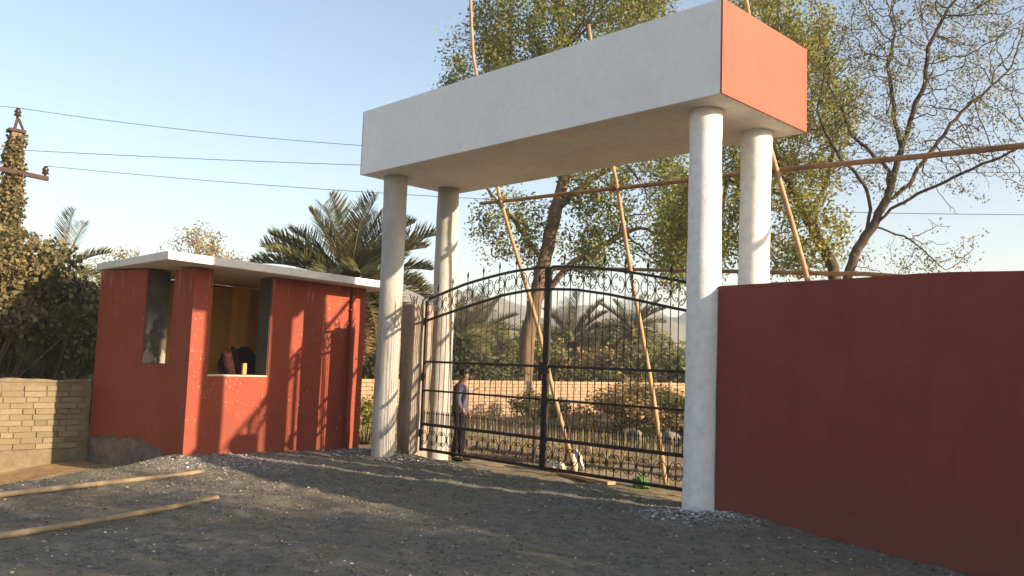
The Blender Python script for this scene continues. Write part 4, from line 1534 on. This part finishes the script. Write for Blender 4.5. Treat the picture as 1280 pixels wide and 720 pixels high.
rs_ = random.Random(77)
def polar(deg, R): return (-R * math.sin(rad(deg)), R * math.cos(rad(deg)))
LAB = {'dark': 'dark green shrub in the thicket beyond the yard wall', 'olive': 'olive shrub in the thicket beyond the yard wall',
       'dry': 'dry brown shrub in the thicket beyond the yard wall', 'green': 'fresh green shrub in the thicket beyond the yard wall'}
for i in range(44):
    deg = 29 + 31 * (i / 43) + rs_.uniform(-.6, .6)
    R = rs_.choice((34, 38, 42, 48, 54)) + rs_.uniform(-2, 2)
    if deg > 48: R -= 4
    x, y = polar(deg, R)
    if x > -20.5: 
        x = -20.8 - rs_.uniform(0, 4)
        y = -x / math.tan(rad(deg))
    kind = rs_.choice(('dark', 'olive', 'olive', 'dry', 'green', 'dark'))
    s_ = rs_.uniform(.8, 1.25)
    shrub(kind, x, y, s_, s_ * rs_.uniform(.5, .85), LAB[kind], 'thicket shrubs', rs_.uniform(0, 6))
for i in range(16):      # thicket between booth and gate, and further to the left behind the booth
    deg = 52 + i * 2.2
    x, y = polar(deg, rs_.uniform(30, 44))
    kind = rs_.choice(('olive', 'dry', 'dark'))
    shrub(kind, x, y, 1.0, rs_.uniform(.55, .8), LAB[kind], 'thicket shrubs', rs_.uniform(0, 6))
for (x, y, s_, sz, kind, lab) in ((-13.3, 17.6, .7, .36, 'dry', 'dry tan bush behind the row of pale rocks'), (-14.6, 19.6, .8, .42, 'dry', 'broad dry bush between the rocks and the yard wall'),
                                  (-12.2, 18.6, .65, .40, 'olive', 'olive bush beside the dry bushes in the yard'), (-11.2, 19.4, .62, .62, 'green', 'green bush at the wall side end of the yard'),
                                  (-16.9, 17.9, .42, .30, 'dark', 'dark bush at the foot of the yard wall near the thick trunk'), (-15.6, 21.5, .8, .42, 'dry', 'dry bush against the far stretch of the yard wall'),
                                  (-14.0, 9.95, .36, .36, 'green', 'small green bush between the booth and the scuffed white column'), (-17.4, 14.7, .4, .22, 'dry', 'low dry bush at the foot of the yard wall behind the standing person'),
                                  (-9.6, 20.3, .7, .55, 'green', 'green bush hidden low behind the rear column')):
    shrub(kind, x, y, s_, sz, lab, None, x * 3)
# the far wood under the hills: one mass
es = []
for k in range(230):
    x, y = polar(rs_.uniform(15, 95), rs_.uniform(62, 130))
    q = rs_.uniform(1.6, 3.4)
    es.append(((x, y, rs_.uniform(.4, 1.0) * q), (q * 1.3, q * 1.3, q)))
fwd = bpy.data.objects.new('far_wood', clump_mesh(es, 42000, .75, 91, MT['leaf_olive'], .6, .7, .2))
link(fwd)
tag(fwd, 'distant olive wood that runs along below the hazy hills', 'wood', kind='stuff')

# dry grass in the yard
def grass():
    n = 9000
    P = np.stack([RNG.uniform(-18.2, -6, n), RNG.uniform(11.2, 24, n)], 1)
    k = vnoise(P[:, 0] * .5, P[:, 1] * .5) + .5 + .03 * (P[:, 1] - 14)
    P = P[k > .5]
    m_ = RNG.uniform(-13.5, -9.5, 500)
    P = np.concatenate([P, np.stack([m_, RNG.uniform(12.5, 16, 500)], 1)])
    n = len(P)
    z = gz(P[:, 0], P[:, 1])
    a_ = RNG.uniform(0, 6.28, n)
    h = RNG.uniform(.06, .24, n)
    w = .012
    bx, by = np.cos(a_) * w, np.sin(a_) * w
    lean = RNG.normal(size=(n, 2)) * .35
    V = np.stack([np.stack([P[:, 0] - bx, P[:, 1] - by, z - .01], 1), np.stack([P[:, 0] + bx, P[:, 1] + by, z - .01], 1),
                  np.stack([P[:, 0] + lean[:, 0] * h, P[:, 1] + lean[:, 1] * h, z + h], 1)], 1).reshape(-1, 3)
    o = bpy.data.objects.new('dry_grass', np_mesh('dry_grass', V, np.arange(3 * n).reshape(n, 3), MT['grass']))
    link(o)
    tag(o, 'short dry grass growing over the yard behind the gate', 'grass', kind='stuff')
grass()

# ------------------------------------------------------------------ the person behind the gate
def skin_mesh(name, verts, edges, radii, mat, sub=2, root=0):
    me = bpy.data.meshes.new(name)
    me.from_pydata(verts, edges, [])
    o = bpy.data.objects.new('tmp_' + name, me)
    col.objects.link(o)
    md = o.modifiers.new('skin', 'SKIN')
    md.use_smooth_shade = True
    for i, r_ in enumerate(radii):
        sv = me.skin_vertices[0].data[i]
        sv.radius = r_ if hasattr(r_, '__len__') else (r_, r_)
        sv.use_root = (i == root)
    ss = o.modifiers.new('sub', 'SUBSURF')
    ss.levels = sub
    ss.render_levels = sub
    bpy.context.view_layer.update()
    dg = bpy.context.evaluated_depsgraph_get()
    out = bpy.data.meshes.new_from_object(o.evaluated_get(dg))
    bpy.data.objects.remove(o)
    out.name = name
    out.materials.clear()
    out.materials.append(mat)
    return out


class Sk:
    def __init__(s):
        s.v, s.e, s.r = [], [], []

    def chain(s, pts, start=None):
        prev = start
        for p, r_ in pts:
            s.v.append(p)
            s.r.append(r_)
            if prev is not None: s.e.append((prev, len(s.v) - 1))
            prev = len(s.v) - 1
        return prev

    def mesh(s, name, mat, sub=2, root=0): return skin_mesh(name, s.v, s.e, s.r, mat, sub, root)


px_, py_ = -11.06, 9.82
pe = empty('person', (px_, py_, gzf(px_, py_)), rad(40))
pe.scale = (.93, .93, .93)
tag(pe, 'person in lilac grey shirt and dark trousers standing behind the gate, head bowed', 'person')
# local: +x forward, +y left, z up; about 1.72 tall before scaling
B = Sk()
pel = B.chain([((0, 0, .95), (.135, .10))])
chs = B.chain([((-.01, 0, 1.10), (.13, .095)), ((0, 0, 1.28), (.155, .105)), ((0, 0, 1.40), (.12, .085)), ((.02, 0, 1.455), .06)], pel)
B.chain([((.05, 0, 1.50), .062), ((.085, 0, 1.565), (.082, .088)), ((.095, 0, 1.63), (.078, .088))], chs)
for sg, fx in ((1, .05), (-1, -.06)):
    B.chain([((0, sg * .09, .90), .085), ((fx * .4 + .02, sg * .095, .50), .058), ((fx - .02, sg * .10, .10), .042), ((fx - .01, sg * .10, .045), .04), ((fx + .14, sg * .11, .03), .03)], pel)
    sh = B.chain([((0, sg * .17, 1.37), .055), ((-.02, sg * .215, 1.12), .044), ((.10, sg * .21, .92), .033), ((.15, sg * .205, .865), (.03, .022))], 2 + 0)
    for k, (fy, ln) in enumerate(((.03, .07), (.01, .085), (-.012, .08), (-.032, .062))):
        B.chain([((.165 + .01 * k * 0, sg * .205 + fy, .83), .0095), ((.175, sg * .205 + fy * 1.1, .83 - ln * .5), .009), ((.165, sg * .205 + fy * 1.1, .83 - ln), .008)], sh)
    B.chain([((.185, sg * .205 - sg * .02, .86), .011), ((.205, sg * .205 - sg * .03, .825), .009)], sh)
inst('body', B.mesh('body', MT['skin']), pe)
S_ = Sk()
b0 = S_.chain([((0, 0, .80), (.172, .135)), ((0, 0, .90), (.17, .13)), ((-.01, 0, 1.08), (.155, .118)), ((0, 0, 1.28), (.175, .125)), ((0, 0, 1.385), (.14, .10)), ((.015, 0, 1.44), (.07, .065))])
for sg in (1, -1):
    S_.chain([((0, sg * .175, 1.37), .075), ((-.015, sg * .215, 1.18), .062), ((-.01, sg * .22, 1.09), .058), ((.075, sg * .215, .95), .05)], 3)
inst('shirt', S_.mesh('shirt', MT['shirt']), pe)
Tr = Sk()
Tr.chain([((0, 0, .955), (.165, .12)), ((0, 0, .90), (.16, .12))])
for sg, fx in ((1, .05), (-1, -.06)):
    Tr.chain([((0, sg * .09, .82), .10), ((fx * .4 + .02, sg * .095, .50), .078), ((fx - .02, sg * .10, .15), .066), ((fx - .02, sg * .10, .07), .066)], 1)
inst('trousers', Tr.mesh('trousers', MT['trouser']), pe)
for sg, fx in ((1, .05), (-1, -.06)):
    q = Sk()
    q.chain([((fx - .055, sg * .10, .04), .042), ((fx + .03, sg * .105, .045), .046), ((fx + .16, sg * .112, .03), .036), ((fx + .19, sg * .114, .026), .028)])
    inst('shoe', q.mesh('shoe', MT['shoe'], 1), pe)
hr = Sk()
hr.chain([((.02, 0, 1.555), (.085, .085)), ((.035, 0, 1.63), (.10, .10)), ((.085, 0, 1.68), (.095, .09)), ((.145, 0, 1.675), (.055, .055))])
hd = inst('hair', hr.mesh('hair', MT['hair']), pe)
hf = Sk()
hf.chain([((.172, 0, 1.56), .018), ((.19, 0, 1.545), .016), ((.17, 0, 1.58), .011)])
inst('nose', hf.mesh('nose', MT['skin'], 1), pe)
for sg in (1, -1):
    ea = Sk()
    ea.chain([((.075, sg * .09, 1.60), .014), ((.085, sg * .095, 1.57), .012), ((.09, sg * .09, 1.55), .009)])
    inst('ear', ea.mesh('ear', MT['skin'], 1), pe)

# ------------------------------------------------------------------ haze
def haze():
    o = MB().box((-1500, -300, -6), (900, 1500, 84)).build('haze', [], None)
    mt = bpy.data.materials.new('thin_haze')
    mt.use_nodes = True
    nt = mt.node_tree
    nt.nodes.remove(nt.nodes['Principled BSDF'])
    pv_ = nt.nodes.new('ShaderNodeVolumePrincipled')
    pv_.inputs['Color'].default_value = (.86, .87, .90, 1)
    pv_.inputs['Density'].default_value = .0009
    pv_.inputs['Anisotropy'].default_value = 0.1
    nt.links.new(pv_.outputs[0], nt.nodes['Material Output'].inputs['Volume'])
    o.data.materials.append(mt)
    tag(o, 'thin pale haze hanging over the yard and hills', 'haze', kind='stuff')
haze()
